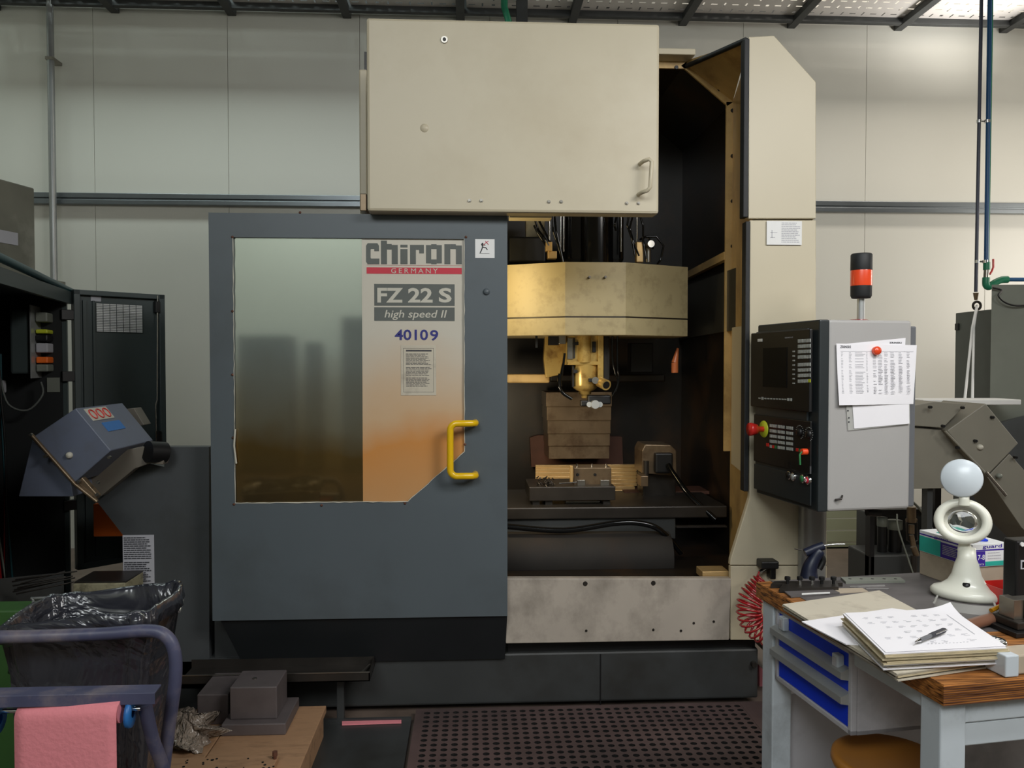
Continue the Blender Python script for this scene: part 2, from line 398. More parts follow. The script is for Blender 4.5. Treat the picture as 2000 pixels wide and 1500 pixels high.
# window pane reflections: tall cupboards standing far behind the photographer
DV = 2*3.41+4.4
for i, (pa, pb_, py) in enumerate(((463, 562, 655), (595, 618, 668), (667, 770, 618))):
    xa, xb, h = XW(pa, DV), XW(pb_, DV), ZW(py, DV, pa)
    t = thing('tall_cupboard', ('broad dark cupboard reflected at the left of the door window', 'narrow dark cupboard reflected in the middle of the door window', 'tallest dark cupboard reflected beside the lettering on the door window')[i], 'cupboard', ((xa+xb)/2, -4.4, 0))
    MB().box(xa, xb, -4.95, -4.42, 0, h, .01).build('carcass', 'cab_dark', t); xm_ = (xa+xb)/2
    if i != 1:
        MB().box(xa+.01, xm_-.004, -4.42, -4.4, .05, h-.03, .004).build('door', 'cab_dark', t)
        MB().box(xm_+.004, xb-.01, -4.42, -4.4, .05, h-.03, .004).build('door', 'cab_dark', t)
    else: MB().box(xa+.01, xb-.01, -4.42, -4.4, .05, h-.03, .004).build('door', 'cab_dark', t)
# cable tray under the ceiling along the back wall
TY0, TY1, TZ = 6.22, 6.66, ZW(33, 6.66, 1500)+.02
tr = thing('cable_tray', 'long perforated metal cable tray above the back wall on dark brackets', 'cable tray', (1, 6.5, TZ))
MB().box(XL, XR, TY1, TY1+.05, TZ-.05, TZ+.07, .004).build('rail', 'beam', tr)
MB().box(XL, XR, TY0-.05, TY0, TZ-.0, TZ+.07, .004).build('rail', 'beam', tr)
bx = XW(1345, 6.6, 20); step = XW(1775, 6.6, 20)-XW(1560, 6.6, 20)
k0 = int((XL-bx)/step)-1
for k in range(k0, k0+16):
    xa, xb = bx+k*step, bx+(k+1)*step
    if xa < XL+.1 or xb > XR: continue
    mb = MB(); nx, ny = 10, 4; cx, cy = (xb-xa-.06)/nx, (TY1-TY0)/ny; rnd = random.Random(k)
    for i in range(nx):
        for j in range(ny):
            x0, y0 = xa+.05+i*cx, TY0+j*cy
            if (i+j) % 2: hw, hh = cx*.30, cy*.07
            else: hw, hh = cx*.07, cy*.26
            if (i*3+j*5) % 7 == 0: hw = hh = cx*.15
            mx_, my_ = x0+cx/2, y0+cy/2
            o = [(x0, y0), (x0+cx, y0), (x0+cx, y0+cy), (x0, y0+cy)]; n_ = [(mx_-hw, my_-hh), (mx_+hw, my_-hh), (mx_+hw, my_+hh), (mx_-hw, my_+hh)]
            mb.add([(a, b, TZ) for a, b in o+n_], [[q, 4+q, 4+(q+1) % 4, (q+1) % 4] for q in range(4)])
    mb.build('tray_panel', 'tray_metal', tr)
    MB().box(xa-.035, xa+.035, TY0-.05, YB, TZ-.055, TZ-.004, .004).build('bracket', 'beam', tr)
    MB().box(xa-.02, xa+.02, TY0-.04, TY0, TZ, ZC-.001).build('hanger', 'beam', tr)
# vertical services that drop behind the hood
mb = MB(); mb.box(XW(1008, 6.5, 10), XW(1030, 6.5, 10), 6.45, 6.52, 2.2, 5.59, .004)
tag(mb.build('steel_column', 'beam'), 'dark steel post against the back wall, dropping behind the machine hood', 'post')
tag(MB().tube([U(985, 0, 6.35)+ZV*1, U(985, 14, 6.35), U(993, 40, 6.35), U(990, 100, 6.35), U(990, 200, 6.35)], .028, 10).build('green_hose', 'pipe_green'), 'green plastic hose hanging beside the dark post above the hood', 'hose')
# pole on the left
p = MB(); xx = XW(98, 6.65, 300); p.cyl((xx, 6.68, 0), (xx, 6.68, 5.6), .027, seg=20)
t = thing('downpipe', 'slim round grey metal pipe running up the back wall at the left', 'pipe', (xx, 6.68, 0)); p.build('pipe', 'pipe_grey', t)
for z in (2.2, 4.0): MB().box(xx-.032, xx+.032, 6.65, 6.8, z, z+.025, .003).build('clamp', 'steel', t)

# ================================================================== MACHINING CENTRE
YD = 3.40
mc = thing('machining_center', 'big grey and cream vertical machining centre with open sliding door', 'machine', (0.1, 4.1, 0))
x_l, x_r = XW(410, YD), XW(991, YD); zt, zb = ZW(418, YD, 700), ZW(1208, YD, 700)
# base
xbR = XW(1481, 3.5, 1330); xbL = XW(590, 3.5)
MB().box(xbL-.55, xbR, 3.5, 4.95, .03, ZW(1272, 3.5, 1200), .01).build('base', 'base_dark', mc)
MB().box(XW(992, 3.5, 1262), XW(1478, 3.5, 1262), 3.52, 3.6, ZW(1274, 3.5, 1200), ZW(1250, 3.5, 1200)).build('gap_filler', 'black', mc)
mb = MB().rect(1172, 1278, 1174, 1388, 3.496, .01); mb.build('base_seam', 'black', mc)
bolt(MB(), U(1471, 1296, 3.5), (0, -1, 0), .014, .02).build('plug', 'steel_dark', mc)
# front apron plate
fp = MB().px([(985, 1130), (1428, 1130), (1424, 1250), (988, 1257)], 3.45, .04, .003).build('front_apron', 'panel_dirty', mc)
mb = MB()
for a, b in ((1143, 1140), (1276, 1139), (1145, 1232), (1276, 1230), (1330, 1232), (1355, 1217), (1394, 1214)): bolt(mb, U(a, b, 3.45), (0, -1, 0), .006 if b > 1150 else .011, .003)
mb.split('rivet', 'steel_dark', fp)
# right column
cp = [(1462, 72), (1512, 69), (1594, 160), (1594, 427), (1462, 427)]
co = MB().px(cp, 3.45, .03, .004).build('upper_column_panel', 'beige', mc)
cl = MB().px([(1464, 430), (1594, 430), (1594, 960), (1615, 1000), (1615, 1104), (1426, 1104), (1427, 1092), (1464, 972)], 3.455, .03, .004).build('lower_column_panel', 'beige', mc)
ft = MB().px([(1427, 1106), (1615, 1106), (1615, 1262), (1490, 1264), (1488, 1250), (1427, 1250)], 3.455, .03, .003).build('column_foot', 'beige', mc)
MB().box(XW(1588, 3.48, 400), XW(1590, 3.48, 400), 3.485, 4.95, 0.05, ZW(175, 3.48, 1590)).build('side_panel', 'beige', mc)
xk = XW(1459, 3.44)
se = MB().rect(1453, 75, 1463, 424, 3.44, .05, .003); se.rect(1455, 432, 1464, 960, 3.44, .05, .003)
A, B = U(1457, 78, 3.46), V((1.09, 4.0, 3.05)); se.tube([A, B], .012, 6)
se.build('door_seal', 'rubber', mc)
# instruction sticker on the column
sf = frame(U(1497, 478, 3.449), (1, 0, 0), ZV)
u1, v1 = fuv(sf, 1566, 432)
stick = fbox(MB(), sf, 0, u1, 0, v1, 0, .002).build('instruction_sticker', 'white', cl, label='white printed safety sticker')
mb = lines(MB(), sf, u1*.42, v1*.08, u1*.95, v1*.95, 12, .002, 5); fbox(mb, sf, u1*.1, u1*.24, v1*.3, v1*.32, .002, .0024); fbox(mb, sf, u1*.14, u1*.16, v1*.3, v1*.62, .002, .0024); fbox(mb, sf, u1*.1, u1*.3, v1*.5, v1*.52, .002, .0024)
mb.build('sticker_print', 'ink_light', cl)
# cabin interior: profile shell
zTop, zc2 = 3.07, ZW(200, 4.0, 1425); xr2 = XW(1430, 4.0, 300); xr1 = XW(1340, 4.0, 137)
zfl = ZW(1130, 3.5, 1200)-.02
sh = MB()
xcl = XW(722, 4.0)
prof = [(xcl, zfl), (xcl, zTop), (xr1, zTop), (xr2, zc2), (xr2, zfl)]
prof2 = [(xcl-.02, zfl-.02), (xcl-.02, zTop+.02), (xr1, zTop+.02), (xr2+.02, zc2+.01), (xr2+.02, zfl-.02)]
for i in range(4):
    a, b, c, d = prof[i], prof[i+1], prof2[i+1], prof2[i]
    sh.ext([(q[0], 4.0, q[1]) for q in (a, b, c, d)], (0, .95, 0))
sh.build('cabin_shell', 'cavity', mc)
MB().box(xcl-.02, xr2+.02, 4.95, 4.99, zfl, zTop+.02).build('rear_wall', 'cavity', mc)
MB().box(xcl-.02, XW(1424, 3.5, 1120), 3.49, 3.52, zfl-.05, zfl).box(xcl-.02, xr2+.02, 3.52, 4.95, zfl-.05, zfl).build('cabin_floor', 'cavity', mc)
# front module between opening edge and flange (yellowed paint inside)
fx = XW(1464, 3.47)
fm = MB()
fm.ext([(fx, 3.47, ZW(1092, 3.47, 1464)), (fx, 3.47, ZW(80, 3.47, 1464)), (xr2, 4.0, zc2), (xr2, 4.0, zfl)], (.008, 0, 0))
fm.ext([A+V((.02, .02, 0)), B, (xr1, 4.0, zTop), (xr2, 4.0, zc2)], (0, 0, .008))
fm.build('inner_side_panel', 'beige_oily', mc)
fg = MB(); fw = .035
fpoly = [(.9, zTop), (xr1, zTop), (xr2, zc2), (xr2, 1.1)]
for (a, b), dn in zip(zip(fpoly[:-1], fpoly[1:]), ((0, -fw), (-fw*.8, -fw*.6), (-fw, 0))):
    fg.ext([(a[0], 3.99, a[1]), (b[0], 3.99, b[1]), (b[0]+dn[0], 3.99, b[1]+dn[1]), (a[0]+dn[0], 3.99, a[1]+dn[1])], (0, .012, 0))
fl_ = fg.build('flange', 'beige_oily', mc)
mb = MB()
for a, b in ((1321, 132), (1405, 174), (1431, 216), (1431, 305), (1431, 393), (1431, 481)): bolt(mb, U(a, b, 3.99), (0, -1, 0), .011, .006)
mb.split('flange_bolt', 'black', fl_)
# roof strip behind hood and ledge on side wall
MB().box(XW(1200, 3.98), xr1+.02, 3.9, 4.0, zTop, zTop+.03, .004).build('roof_edge', 'beige', mc)
xi = xr2-.01
MB().ext([(xi, 4.0, ZW(492, 4.0, 1420)), (xi, 4.9, ZW(540, 4.9, 1345)), (xi, 4.9, ZW(540, 4.9, 1345)-.04), (xi, 4.0, ZW(492, 4.0, 1420)-.04)], (-.03, 0, 0)).build('side_ledge', 'beige_oily', mc)
MB().ext([(xi, 3.55, 2.02), (xi, 4.9, 2.02), (xi, 4.9, 1.7), (xi, 3.55, 1.72)], (-.015, 0, 0)).build('side_band', 'cavity_grey', mc)
MB().ext([(fx+.0, 3.5, ZW(636, 3.5, 1450)), (fx+.075, 3.9, ZW(640, 3.9, 1430)), (fx+.075, 3.9, ZW(905, 3.9, 1430)), (fx+.0, 3.5, ZW(925, 3.5, 1450))], (-.012, 0, 0), ).build('side_window', 'pane_dummy' if 0 else 'beige', mc, label='side window strip with a painted pale reflection')  # pale reflection on the glass painted in as plain beige
# hood
YH = 3.32
hd = MB().box(XW(716, YH, 220), XW(1288, YH, 220), YH, 3.41-.002+.0, ZW(415, YH, 1000), ZW(40, YH, 1000), .012).build('hood', 'beige', mc)
MB().box(XW(704, 3.82), XW(719, 3.82), 3.82, 4.9, ZW(415, 3.82, 704), ZW(135, 3.82, 704), .006).build('rear_housing', 'beige', mc)
mb = MB().rect(703, 378, 716, 412, 3.5, .1, .003); mb.build('hood_bracket', 'steel_oily', mc)
hh = MB(); a, b = U(1266, 318, YH), U(1263, 378, YH); n = V((0, -1, 0))
path = [a+V((-.035, 0, -.005)), a+V((-.03, -.045, -.005)), a+n*.06+V((-.01, 0, 0)), a+n*.065+V((0, 0, -.012)), b+n*.065+V((0, 0, .012)), b+n*.06+V((-.01, 0, 0)), b+V((-.03, -.045, -.005)), b+V((-.035, 0, -.005))]
hh.tube(path, .0085, 10); hh.build('hood_handle', 'beige', hd)
mb = MB()
for a, b in ((917, 392), (940, 392), (1072, 394), (1096, 394), (1224, 397), (1247, 397)): bolt(mb, U(a, b, YH), n, .008, .004); mb.cyl(U(a, b, YH)+n*.004, U(a, b, YH)+n*.009, .004, seg=8)
mb.cyl(U(868, 78, YH), U(868, 78, YH)+n*.006, .014); mb.split('screw', 'steel', hd)
mb = MB().cyl(U(868, 78, YH)+n*.006, U(868, 78, YH)+n*.009, .007); mb.build('lock_core', 'black', hd)
MB().lathe([(0, .006), (.012, .005), (.018, 0)], U(829, 250, YH), n).build('grommet', 'beige', hd)
# sliding door
dr_b = MB(); Yp = YD
wl, wr = XW(457, YD), XW(907, YD); wt, wbm = ZW(465, YD, 680), ZW(981, YD, 650)
cx1, cz1 = U(908, 882, YD).x, U(908, 882, YD).z; cx2 = XW(796, YD, 980)
def pz(poly, mb=dr_b, Y=YD, th=.045, b=.0): mb.ext([(q[0], Y, q[1]) for q in poly], (0, th, 0), b)
pz([(x_l, zb), (wl, zb), (wl, zt), (x_l, zt)]); pz([(wr, zb), (x_r, zb), (x_r, zt), (wr, zt)])
pz([(wl, wt), (wr, wt), (wr, zt), (wl, zt)]); pz([(wl, zb), (wr, zb), (wr, wbm), (wl, wbm)])
pz([(wr, cz1), (wr, wbm), (cx2, wbm)])
door = dr_b.build('sliding_door', 'door_grey', mc)
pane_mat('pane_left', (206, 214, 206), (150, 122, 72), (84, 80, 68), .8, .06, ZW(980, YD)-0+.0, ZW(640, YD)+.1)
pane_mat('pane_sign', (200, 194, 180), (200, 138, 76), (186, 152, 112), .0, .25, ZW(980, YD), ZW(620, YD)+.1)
xm = XW(707, YD)
MB().box(wl-.01, xm, YD+.012, YD+.02, wbm-.01, wt+.01).build('window', 'pane_left', door, label='glossy stained vision panel with reflected tones in its colour')
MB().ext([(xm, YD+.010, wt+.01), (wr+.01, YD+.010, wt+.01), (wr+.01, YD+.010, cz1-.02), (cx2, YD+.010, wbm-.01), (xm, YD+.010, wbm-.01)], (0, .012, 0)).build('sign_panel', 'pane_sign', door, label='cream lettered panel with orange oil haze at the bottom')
rb = MB(); e_ = YD-.001
rndp = random.Random(3)
def bead(a, b, r, n):
    pts = [V((a[0]+(b[0]-a[0])*i/n, e_+rndp.uniform(-.001, .002), a[1]+(b[1]-a[1])*i/n))+V((rndp.uniform(-1, 1)*.0012, 0, rndp.uniform(-1, 1)*.0012)) for i in range(n+1)]
    rb.tube(pts, [r*rndp.uniform(.4, 1.2) for _ in pts], 6)
bead((wl, wt), (wl, wbm), .0022, 40); bead((wl, wbm), (cx2, wbm), .003, 30); bead((cx2, wbm), (wr, cz1), .0022, 14); bead((wr, cz1), (wr, wt), .0018, 30)
rb.build('sealant_bead', 'ink_cream', door)
mb = MB(); mb.tube([U(460, 838, YD)-V((0, .004, 0)), U(458, 870, YD)-V((0, .006, 0)), U(462, 905, YD)-V((0, .004, 0))], .004, 8)
mb.build('loose_sealant', 'ink_cream', door)
mb = MB()
for a, b in ((454, 463), (910, 463), (454, 608), (454, 732), (455, 855), (457, 985), (628, 987), (791, 983), (908, 868), (586, 415)): mb.lathe([(0, .004), (.005, .003), (.006, 0)], U(a, b, YD), n, 8)
mb.split('pane_screw', 'rust', door)
MB().lathe([(0, .012), (.009, .011), (.013, .006), (.015, 0)], U(950, 570, YD), n).build('knob', 'door_grey', door)
# skirt
sk = MB(); s0 = zb; s1 = ZW(1290, 3.5, 700)
sk.ext([(x_l+.03, YD+.01, s0), (x_r, YD+.01, s0), (x_r-.008, YD+.085, s1), (x_l+.1, YD+.085, s1)], (0, .03, 0)); sk.build('door_skirt', 'skirt_black', mc)
# handle
yh = MB(); a, b = U(928, 825, YD), U(928, 926, YD)
def arc(c, u, v, r, a0, a1, k=6): return [V(c)+V(u)*r*math.cos(a0+(a1-a0)*i/k)+V(v)*r*math.sin(a0+(a1-a0)*i/k) for i in range(k+1)]
ox = -.105; hy = -.06
P = [a, a+V((0, hy+.012, 0))]+[a+V((-.012, hy, 0))]+arc(a+V((ox+.028, hy, -.028)), (0, 0, 1), (-1, 0, 0), .028, 0, PI/2)+arc(b+V((ox+.028, hy, .028)), (-1, 0, 0), (0, 0, -1), .028, 0, PI/2)+[b+V((-.012, hy, 0)), b+V((0, hy+.012, 0)), b]
yh.tube(P, .0145, 14); yh.build('yellow_handle', 'yellow', door)
# lettering frame on the sign panel
lf = frame((0, YD+.0095, 0), (1, 0, 0), ZV)
def L(px, py): return fuv(lf, px, py)
def glyph(mb, rects, x0, y0, x1, y1):   # rects in unit square, y up
    for a, b, c, d in rects:
        u0, v1 = L(x0+(x1-x0)*a, y1-(y1-y0)*d); u1, v0 = L(x0+(x1-x0)*c, y1-(y1-y0)*b); fbox(mb, lf, u0, u1, v0, v1, 0, .0006)
mb = MB(); lw = .3
# c h i r o n, x-height 486..516, ascender 472
def gc(x0, x1):
    pts_o = [(0, .12), (.12, 0), (1, 0), (1, .27), (.38, .27), (.34, .31), (.34, .69), (.38, .73), (.62, .73), (.62, .62), (.97, .62), (.97, .88), (.85, 1), (.12, 1), (0, .88)]
    pp = [L(x0+(x1-x0)*a, 516-(516-475)*b) for a, b in pts_o]; mb.ext([lf @ V((p_[0], p_[1], 0)) for p_ in pp], (0, -.0006, 0))
gc(715, 741)
glyph(mb, [(0, 0, .36, 1.0), (.64, 0, 1, .82), (.36, .62, .64, .86)], 744, 470, 777, 516)
glyph(mb, [(0, 0, 1, .78), (0, .86, 1, 1)], 782, 478, 796, 516)
glyph(mb, [(0, 0, .42, .9), (.42, .66, 1, .9), (.66, .5, 1, .66)], 801, 474, 828, 516)
glyph(mb, [(0, .04, .33, .96), (.67, .04, 1, .96), (.33, 0, .67, .24), (.33, .76, .67, 1)], 832, 477, 863, 516)
glyph(mb, [(0, 0, .34, 1), (.66, 0, 1, .94), (.34, .76, .66, 1)], 868, 477, 902, 516)
mb.build('logo_letters', 'ink_grey', door)
mb = MB(); fpx(mb, lf, 716, 517.5, 902, 519, 0, .0006); mb.build('logo_line', 'ink_red', door)
mb = MB(); fpx(mb, lf, 716, 522, 902, 535.5, 0, .0006); mb.build('red_bar', 'ink_red', door)
u0, v0 = L(764, 533.5); u1, v1 = L(855, 524.5); text(MB(), lf, 'GERMANY', u0, v0, u1, v1, z=.0007, space=1.45).build('country_lettering', 'ink_cream', door)
mb = MB(); fpx(mb, lf, 731, 554.5, 888, 597.5, 0, .0006); fpx(mb, lf, 731, 600, 888, 627, 0, .0006); mb.build('model_plate', 'ink_grey', door)
for s_, a, b in (('FZ', 737, 787), ('22', 797, 845), ('S', 857, 882)):
    u0, v0 = L(a, 591); u1, v1 = L(b, 562.5); text(MB(), lf, s_, u0, v0, u1, v1, z=.0007, bold=.03).build('model_lettering', 'ink_cream', door)
u0, v0 = L(751, 625); u1, v1 = L(873, 606); text(MB(), lf, 'high speed II', u0, v0, u1, v1, z=.0007, shear=.2, bold=.008).build('model_subtitle', 'ink_cream', door)
u0, v0 = L(771, 664.5); u1, v1 = L(836, 643.5); text(MB(), lf, '4010', u0, v0, u1, v1, bold=.02).build('number_lettering', 'ink_blue', door)
u0, v0 = L(840, 665.5); u1, v1 = L(856, 644.5); text(MB(), lf, '9', u0, v0, u1, v1, bold=.02).build('number_lettering', 'ink_blue', door)
mb = MB(); fpx(mb, lf, 783, 674, 852, 772, 0, .001); mb.build('notice_sheet', 'paper_old', door, label='framed printed notice')
mb = MB(); u0, v0 = L(788, 766); u1, v1 = L(847, 680)
for q in ((u0, v0, u1, v0+.001), (u0, v1-.001, u1, v1), (u0, v0, u0+.001, v1), (u1-.001, v0, u1, v1)): fbox(mb, lf, q[0], q[2], q[1], q[3], .001, .0014)
a, b = L(793, 686.5); c, d = L(843, 683.5)
fbox(mb, lf, a, c, b, d, .001, .0014)
a, b = L(793, 758); c, d = L(843, 690); lines(mb, lf, a, b, c, d, 26, .001, 3, .4)
mb.build('notice_print', 'ink', door)
# pictogram sticker
df = frame((0, YD-.0005, 0), (1, 0, 0), ZV)
mb = MB(); fpx(mb, df, 928, 467, 966, 504, 0, .001); mb.build('warning_sticker', 'white', door, label='white no climbing pictogram')
def fp3(px, py, z=.0014): u, v = fuv(df, px, py); return df @ V((u, v, z))
mb = MB()
for pts, r in (([(938, 494), (941, 487), (943, 481)], .0022), ([(943, 481), (941, 477), (943, 475)], .003), ([(943, 483), (949, 484), (952, 488)], .002), ([(943, 478), (948, 479)], .0015), ([(936, 495), (941, 495.5), (956, 495.5)], .0007)): mb.tube([fp3(*q) for q in pts], r, 6)
mb.lathe([(0, .001), (.0028, .0005), (.0028, 0)], fp3(943, 476, .001), n, seg=10); mb.build('figure_print', 'black', door)
mb = MB()
for pts in ([(944, 479), (949, 474), (954, 471)], [(948, 471), (954, 478)]): mb.tube([fp3(*q) for q in pts], .0014, 6)
mb.build('red_cross_print', 'ink_red', door)
# left body (grey side housing)
lb = MB().px([(408, 873), (321, 873), (321, 912), (292, 905), (262, 916), (188, 978), (241, 1046), (241, 1345), (409, 1345)], 3.5, .06)
lb.build('left_housing', 'body_grey', mc)
MB().box(XW(411, 3.5), XW(600, 3.5), 3.52, 4.9, .05, ZW(1200, 3.5)).build('left_inner_body', 'base_dark', mc)
MB().box(XW(322, 3.57), XW(411, 3.57), 3.565, 4.9, .05, ZW(960, 3.5, 360), .004).build('left_side_body', 'body_grey', mc)
mb = MB().rect(240, 1045, 301, 1141, 3.494, .004); mb.build('notice_plate', 'ink_light', mc, label='grey printed notice at the left of the housing')
nf = frame(U(240, 1141, 3.492), (1, 0, 0), ZV); u1, v1 = fuv(nf, 301, 1045)
lines(MB(), nf, u1*.05, v1*.04, u1*.94, v1*.97, 22, .0, 8, .45).build('notice_plate_print', 'ink', mc)
# tool magazine
zt1, zb1, zs = ZW(512, 3.95, 1163), ZW(654, 3.95, 1163), ZW(619, 3.95, 1163)
cx0 = XW(1163, 3.95, 600); hw = XW(1222, 3.95, 600)-cx0
ho = XW(1343, 4.13, 600)-cx0
pol = [(-hw, 3.95), (hw, 3.95), (ho, 4.13), (ho+.02, 4.55), (-ho-.02, 4.55), (-ho, 4.13)]
def ring(mb, k, z0, z1): mb.ext([(cx0+a*k, 3.95+(b-3.95)*1+(1-k)*.3, z0) for a, b in pol], (0, 0, z1-z0))
mb = MB(); ring(mb, 1, zs+.004, zt1); mg = mb.build('tool_magazine', 'magazine', mc)
mb = MB(); ring(mb, .994, zs-.004, zs+.004); mb.build('magazine_groove', 'cavity', mg)
mb = MB(); ring(mb, 1, zb1, zs-.004); mb.build('magazine_rim', 'magazine', mg)
mb = MB()
for a in (1149, 1180): mb.tube([U(a, 543, 3.95), U(a, 543, 3.95)+V((.004, -.02, .004))], .006, 8)
mb.split('magazine_pin', 'steel_dark', mg)
# upper works
mb = MB().rect(1106, 400, 1220, 516, 4.2, .3, .03); mb.cyl(U(1163, 516, 4.25), U(1163, 380, 4.25), .1, seg=24); mb.build('spindle_motor', 'black_gloss', mc)
rods = MB()
for a, w_, b in ((1095, 3, 495), (1101, 3, 492), (1213, 3, 492), (1244, 4, 472)):
    rods.cyl(U(a, b, 4.15), U(a, 400, 4.15), w_/F_PX*4.15*.55, seg=10)
rods.cyl(U(1073, 475, 4.1), U(1073, 400, 4.1), .007); rods.split('guide_rod', 'chrome', mc)
mb = MB().rect(1066, 472, 1079, 490, 4.08, .05, .003); mb.rect(1070, 490, 1088, 505, 4.1, .05, .004); mb.rect(1243, 472, 1257, 512, 4.1, .04, .004); mb.split('rod_block', 'plate_brass', mc)
mb = MB().rect(1027, 405, 1064, 468, 4.6, .05, .004); mb.build('terminal_box', 'magazine', mc)
mb = MB().rect(994, 462, 1066, 512, 4.3, .2, .01); mb.build('valve_block', 'black', mc)
mb = MB().rect(995, 418, 1078, 426, 3.8, .08, .003); mb.build('guide_beam', 'beige', mc)
hs = MB(); rndh = random.Random(2)
for a in ([(1045, 430), (1052, 450), (1064, 466), (1072, 480)], [(1050, 425), (1060, 445), (1068, 460), (1074, 474)], [(1043, 440), (1050, 455), (1060, 470), (1072, 488)], [(1080, 420), (1080, 450), (1090, 480), (1098, 508)], [(1083, 420), (1086, 450), (1093, 480), (1100, 512)],
          [(1228, 418), (1225, 440), (1234, 466), (1240, 500)], [(1236, 420), (1230, 445), (1236, 470), (1248, 500)], [(1250, 420), (1256, 440), (1256, 470), (1262, 505)],
          [(1250, 468), (1262, 462), (1272, 470), (1275, 486)], [(1262, 462), (1282, 462), (1296, 480), (1290, 508), (1284, 516)], [(1205, 420), (1200, 440), (1203, 450)]):
    P = [U(q[0], q[1], 4.08+.04*rndh.random()) for q in a]
    Q = []
    for i in range(len(P)-1):
        for k in range(4): Q.append(P[i].lerp(P[i+1], k/4))
    Q.append(P[-1]); hs.tube(Q, .0055, 8)
hs.split('hose', 'black_gloss', mc)
mb = MB().cyl(U(1266, 478, 4.1), U(1266, 512, 4.1), .014); mb.cyl(U(1266, 480, 4.1), U(1272, 476, 4.05), .018); mb.build('coolant_fitting', 'steel', mc)
# spindle head
YS = 4.12
sp = MB(); sp.rect(1106, 652, 1168, 713, YS, .2, .006); sp.rect(1109, 706, 1170, 713, YS-.02, .1, .003)
s_ = sp.build('spindle_head', 'spindle', mc)
c0 = U(1143, 713, YS+.04)
def zz(py): return ZW(py, YS+.04, 1143)
k = (YS+.0)/F_PX
MB().lathe([(26*k, zz(712)), (26*k, zz(752)), (23*k, zz(758)), (18*k, zz(762)), (13*k, zz(764)), (12*k, zz(770)), (7*k, zz(771)), (7*k, zz(776)), (5*k, zz(778)), (0, zz(778))], (c0.x, YS+.05, 0)).build('spindle_nose', 'spindle', s_)
mb = MB().rect(1168, 652, 1179, 742, YS-.02, .12, .003); mb.build('side_rail', 'spindle', s_)
mb = MB().rect(1179, 655, 1191, 742, YS+.02, .12, .003); mb.build('rear_rail', 'steel_dark', s_)
mb = MB().rect(1108, 660, 1119, 702, YS-.006, .02, .002); mb.build('cover_plate', 'steel', s_)
mb = MB().rect(1120, 660, 1123, 700, YS-.008, .02); mb.rect(1120, 668, 1130, 674, YS-.015, .02, .002); mb.rect(1120, 722, 1128, 729, YS-.02, .03, .002); mb.rect(1118, 713, 1121, 756, YS, .02); mb.rect(1157, 667, 1164, 688, YS-.01, .02, .002); mb.rect(1150, 739, 1158, 746, YS-.04, .04, .002); mb.split('clamp_screw', 'black', s_)
mb = MB().lathe([(13*k, zz(652)), (13*k, zz(708))], (U(1141, 700, YS).x, YS+.0, 0)); mb.build('drawbar_housing', 'spindle', s_)
nz = MB(); p0, p1 = U(1172, 746, YS-.02), U(1184, 752, YS-.08)
nz.cyl(p0, p1, .028, seg=24); nz.build('probe_sleeve', 'spindle', s_)
MB().cyl(p1, p1+(p1-p0).normalized()*.002, .019, seg=24).build('sleeve_bore', 'black', s_)
MB().cyl(U(1163, 743, YS-.02), U(1163, 743, YS-.05), .018, seg=20).build('nozzle_disc', 'steel', s_)
mb = MB().cyl(U(1160, 790, YS-.02), U(1163, 790, YS-.06), .022, seg=24); mb.cyl(U(1151, 790, YS-.02), U(1151, 790, YS-.05), .014); mb.cyl(U(1172, 790, YS-.02), U(1172, 790, YS-.05), .014); mb.build('coolant_manifold', 'aluminium', s_)
mb = MB().rect(1148, 772, 1194, 790, YS+.0, .05, .008); mb.rect(1134, 782, 1150, 794, YS, .04, .006); mb.build('manifold_bracket', 'black', s_)
def soft(pts, n=5):
    pts = [V(p) for p in pts]; out = []
    for i in range(len(pts)-1):
        p_0 = pts[max(i-1, 0)]; p_1 = pts[i]; p_2 = pts[i+1]; p_3 = pts[min(i+2, len(pts)-1)]
        for q in range(n):
            t = q/n; out.append(.5*((2*p_1)+(p_2-p_0)*t+(2*p_0-5*p_1+4*p_2-p_3)*t*t+(3*p_1-p_0-3*p_2+p_3)*t**3))
    out.append(pts[-1]); return out
hs = MB()
for a, r in (([(1103, 690), (1100, 715), (1097, 735)], .006), ([(1095, 730), (1093, 742), (1094, 755)], .012), ([(1092, 755), (1100, 768), (1117, 779)], .009), ([(1196, 655), (1196, 700), (1202, 730), (1206, 750), (1196, 774)], .005), ([(1206, 655), (1206, 715), (1209, 740), (1203, 765)], .005)):
    hs.tube(soft([U(q[0], q[1], YS-.02) for q in a]), r, 8)
hs.split('coolant_hose', 'black_gloss', s_)
mb = MB().px([(1065, 655), (1105, 655), (1100, 700), (1094, 732), (1066, 738), (1062, 700)], 4.3, .06, .004); mb.build('left_bracket', 'spindle', mc)
mb = MB().rect(1092, 655, 1105, 672, 4.1, .05, .002); mb.build('bright_block', 'steel', mc)
mb = MB().rect(1072, 655, 1092, 674, 4.15, .05, .002); mb.rect(1046, 655, 1050, 679, 4.1, .02); mb.split('dark_block', 'black', mc)
mb = MB().rect(990, 731, 1074, 748, 4.35, .12, .01); mb.build('rusty_bracket', 'beige_oily', mc)
mb = MB().rect(1074, 731, 1300, 746, 4.7, .05, .01); mb.build('cross_beam', 'cavity', mc)
mb = MB().rect(1232, 670, 1275, 727, 4.5, .1, .004); mb.build('side_box', 'black', mc)
mb = MB().cyl(U(1318, 728, 4.3), U(1318, 708, 4.3), .019); mb.cyl(U(1318, 708, 4.3), U(1324, 680, 4.3), .019, .006); mb.build('orange_nozzle_bottle', 'bottle_orange', mc)
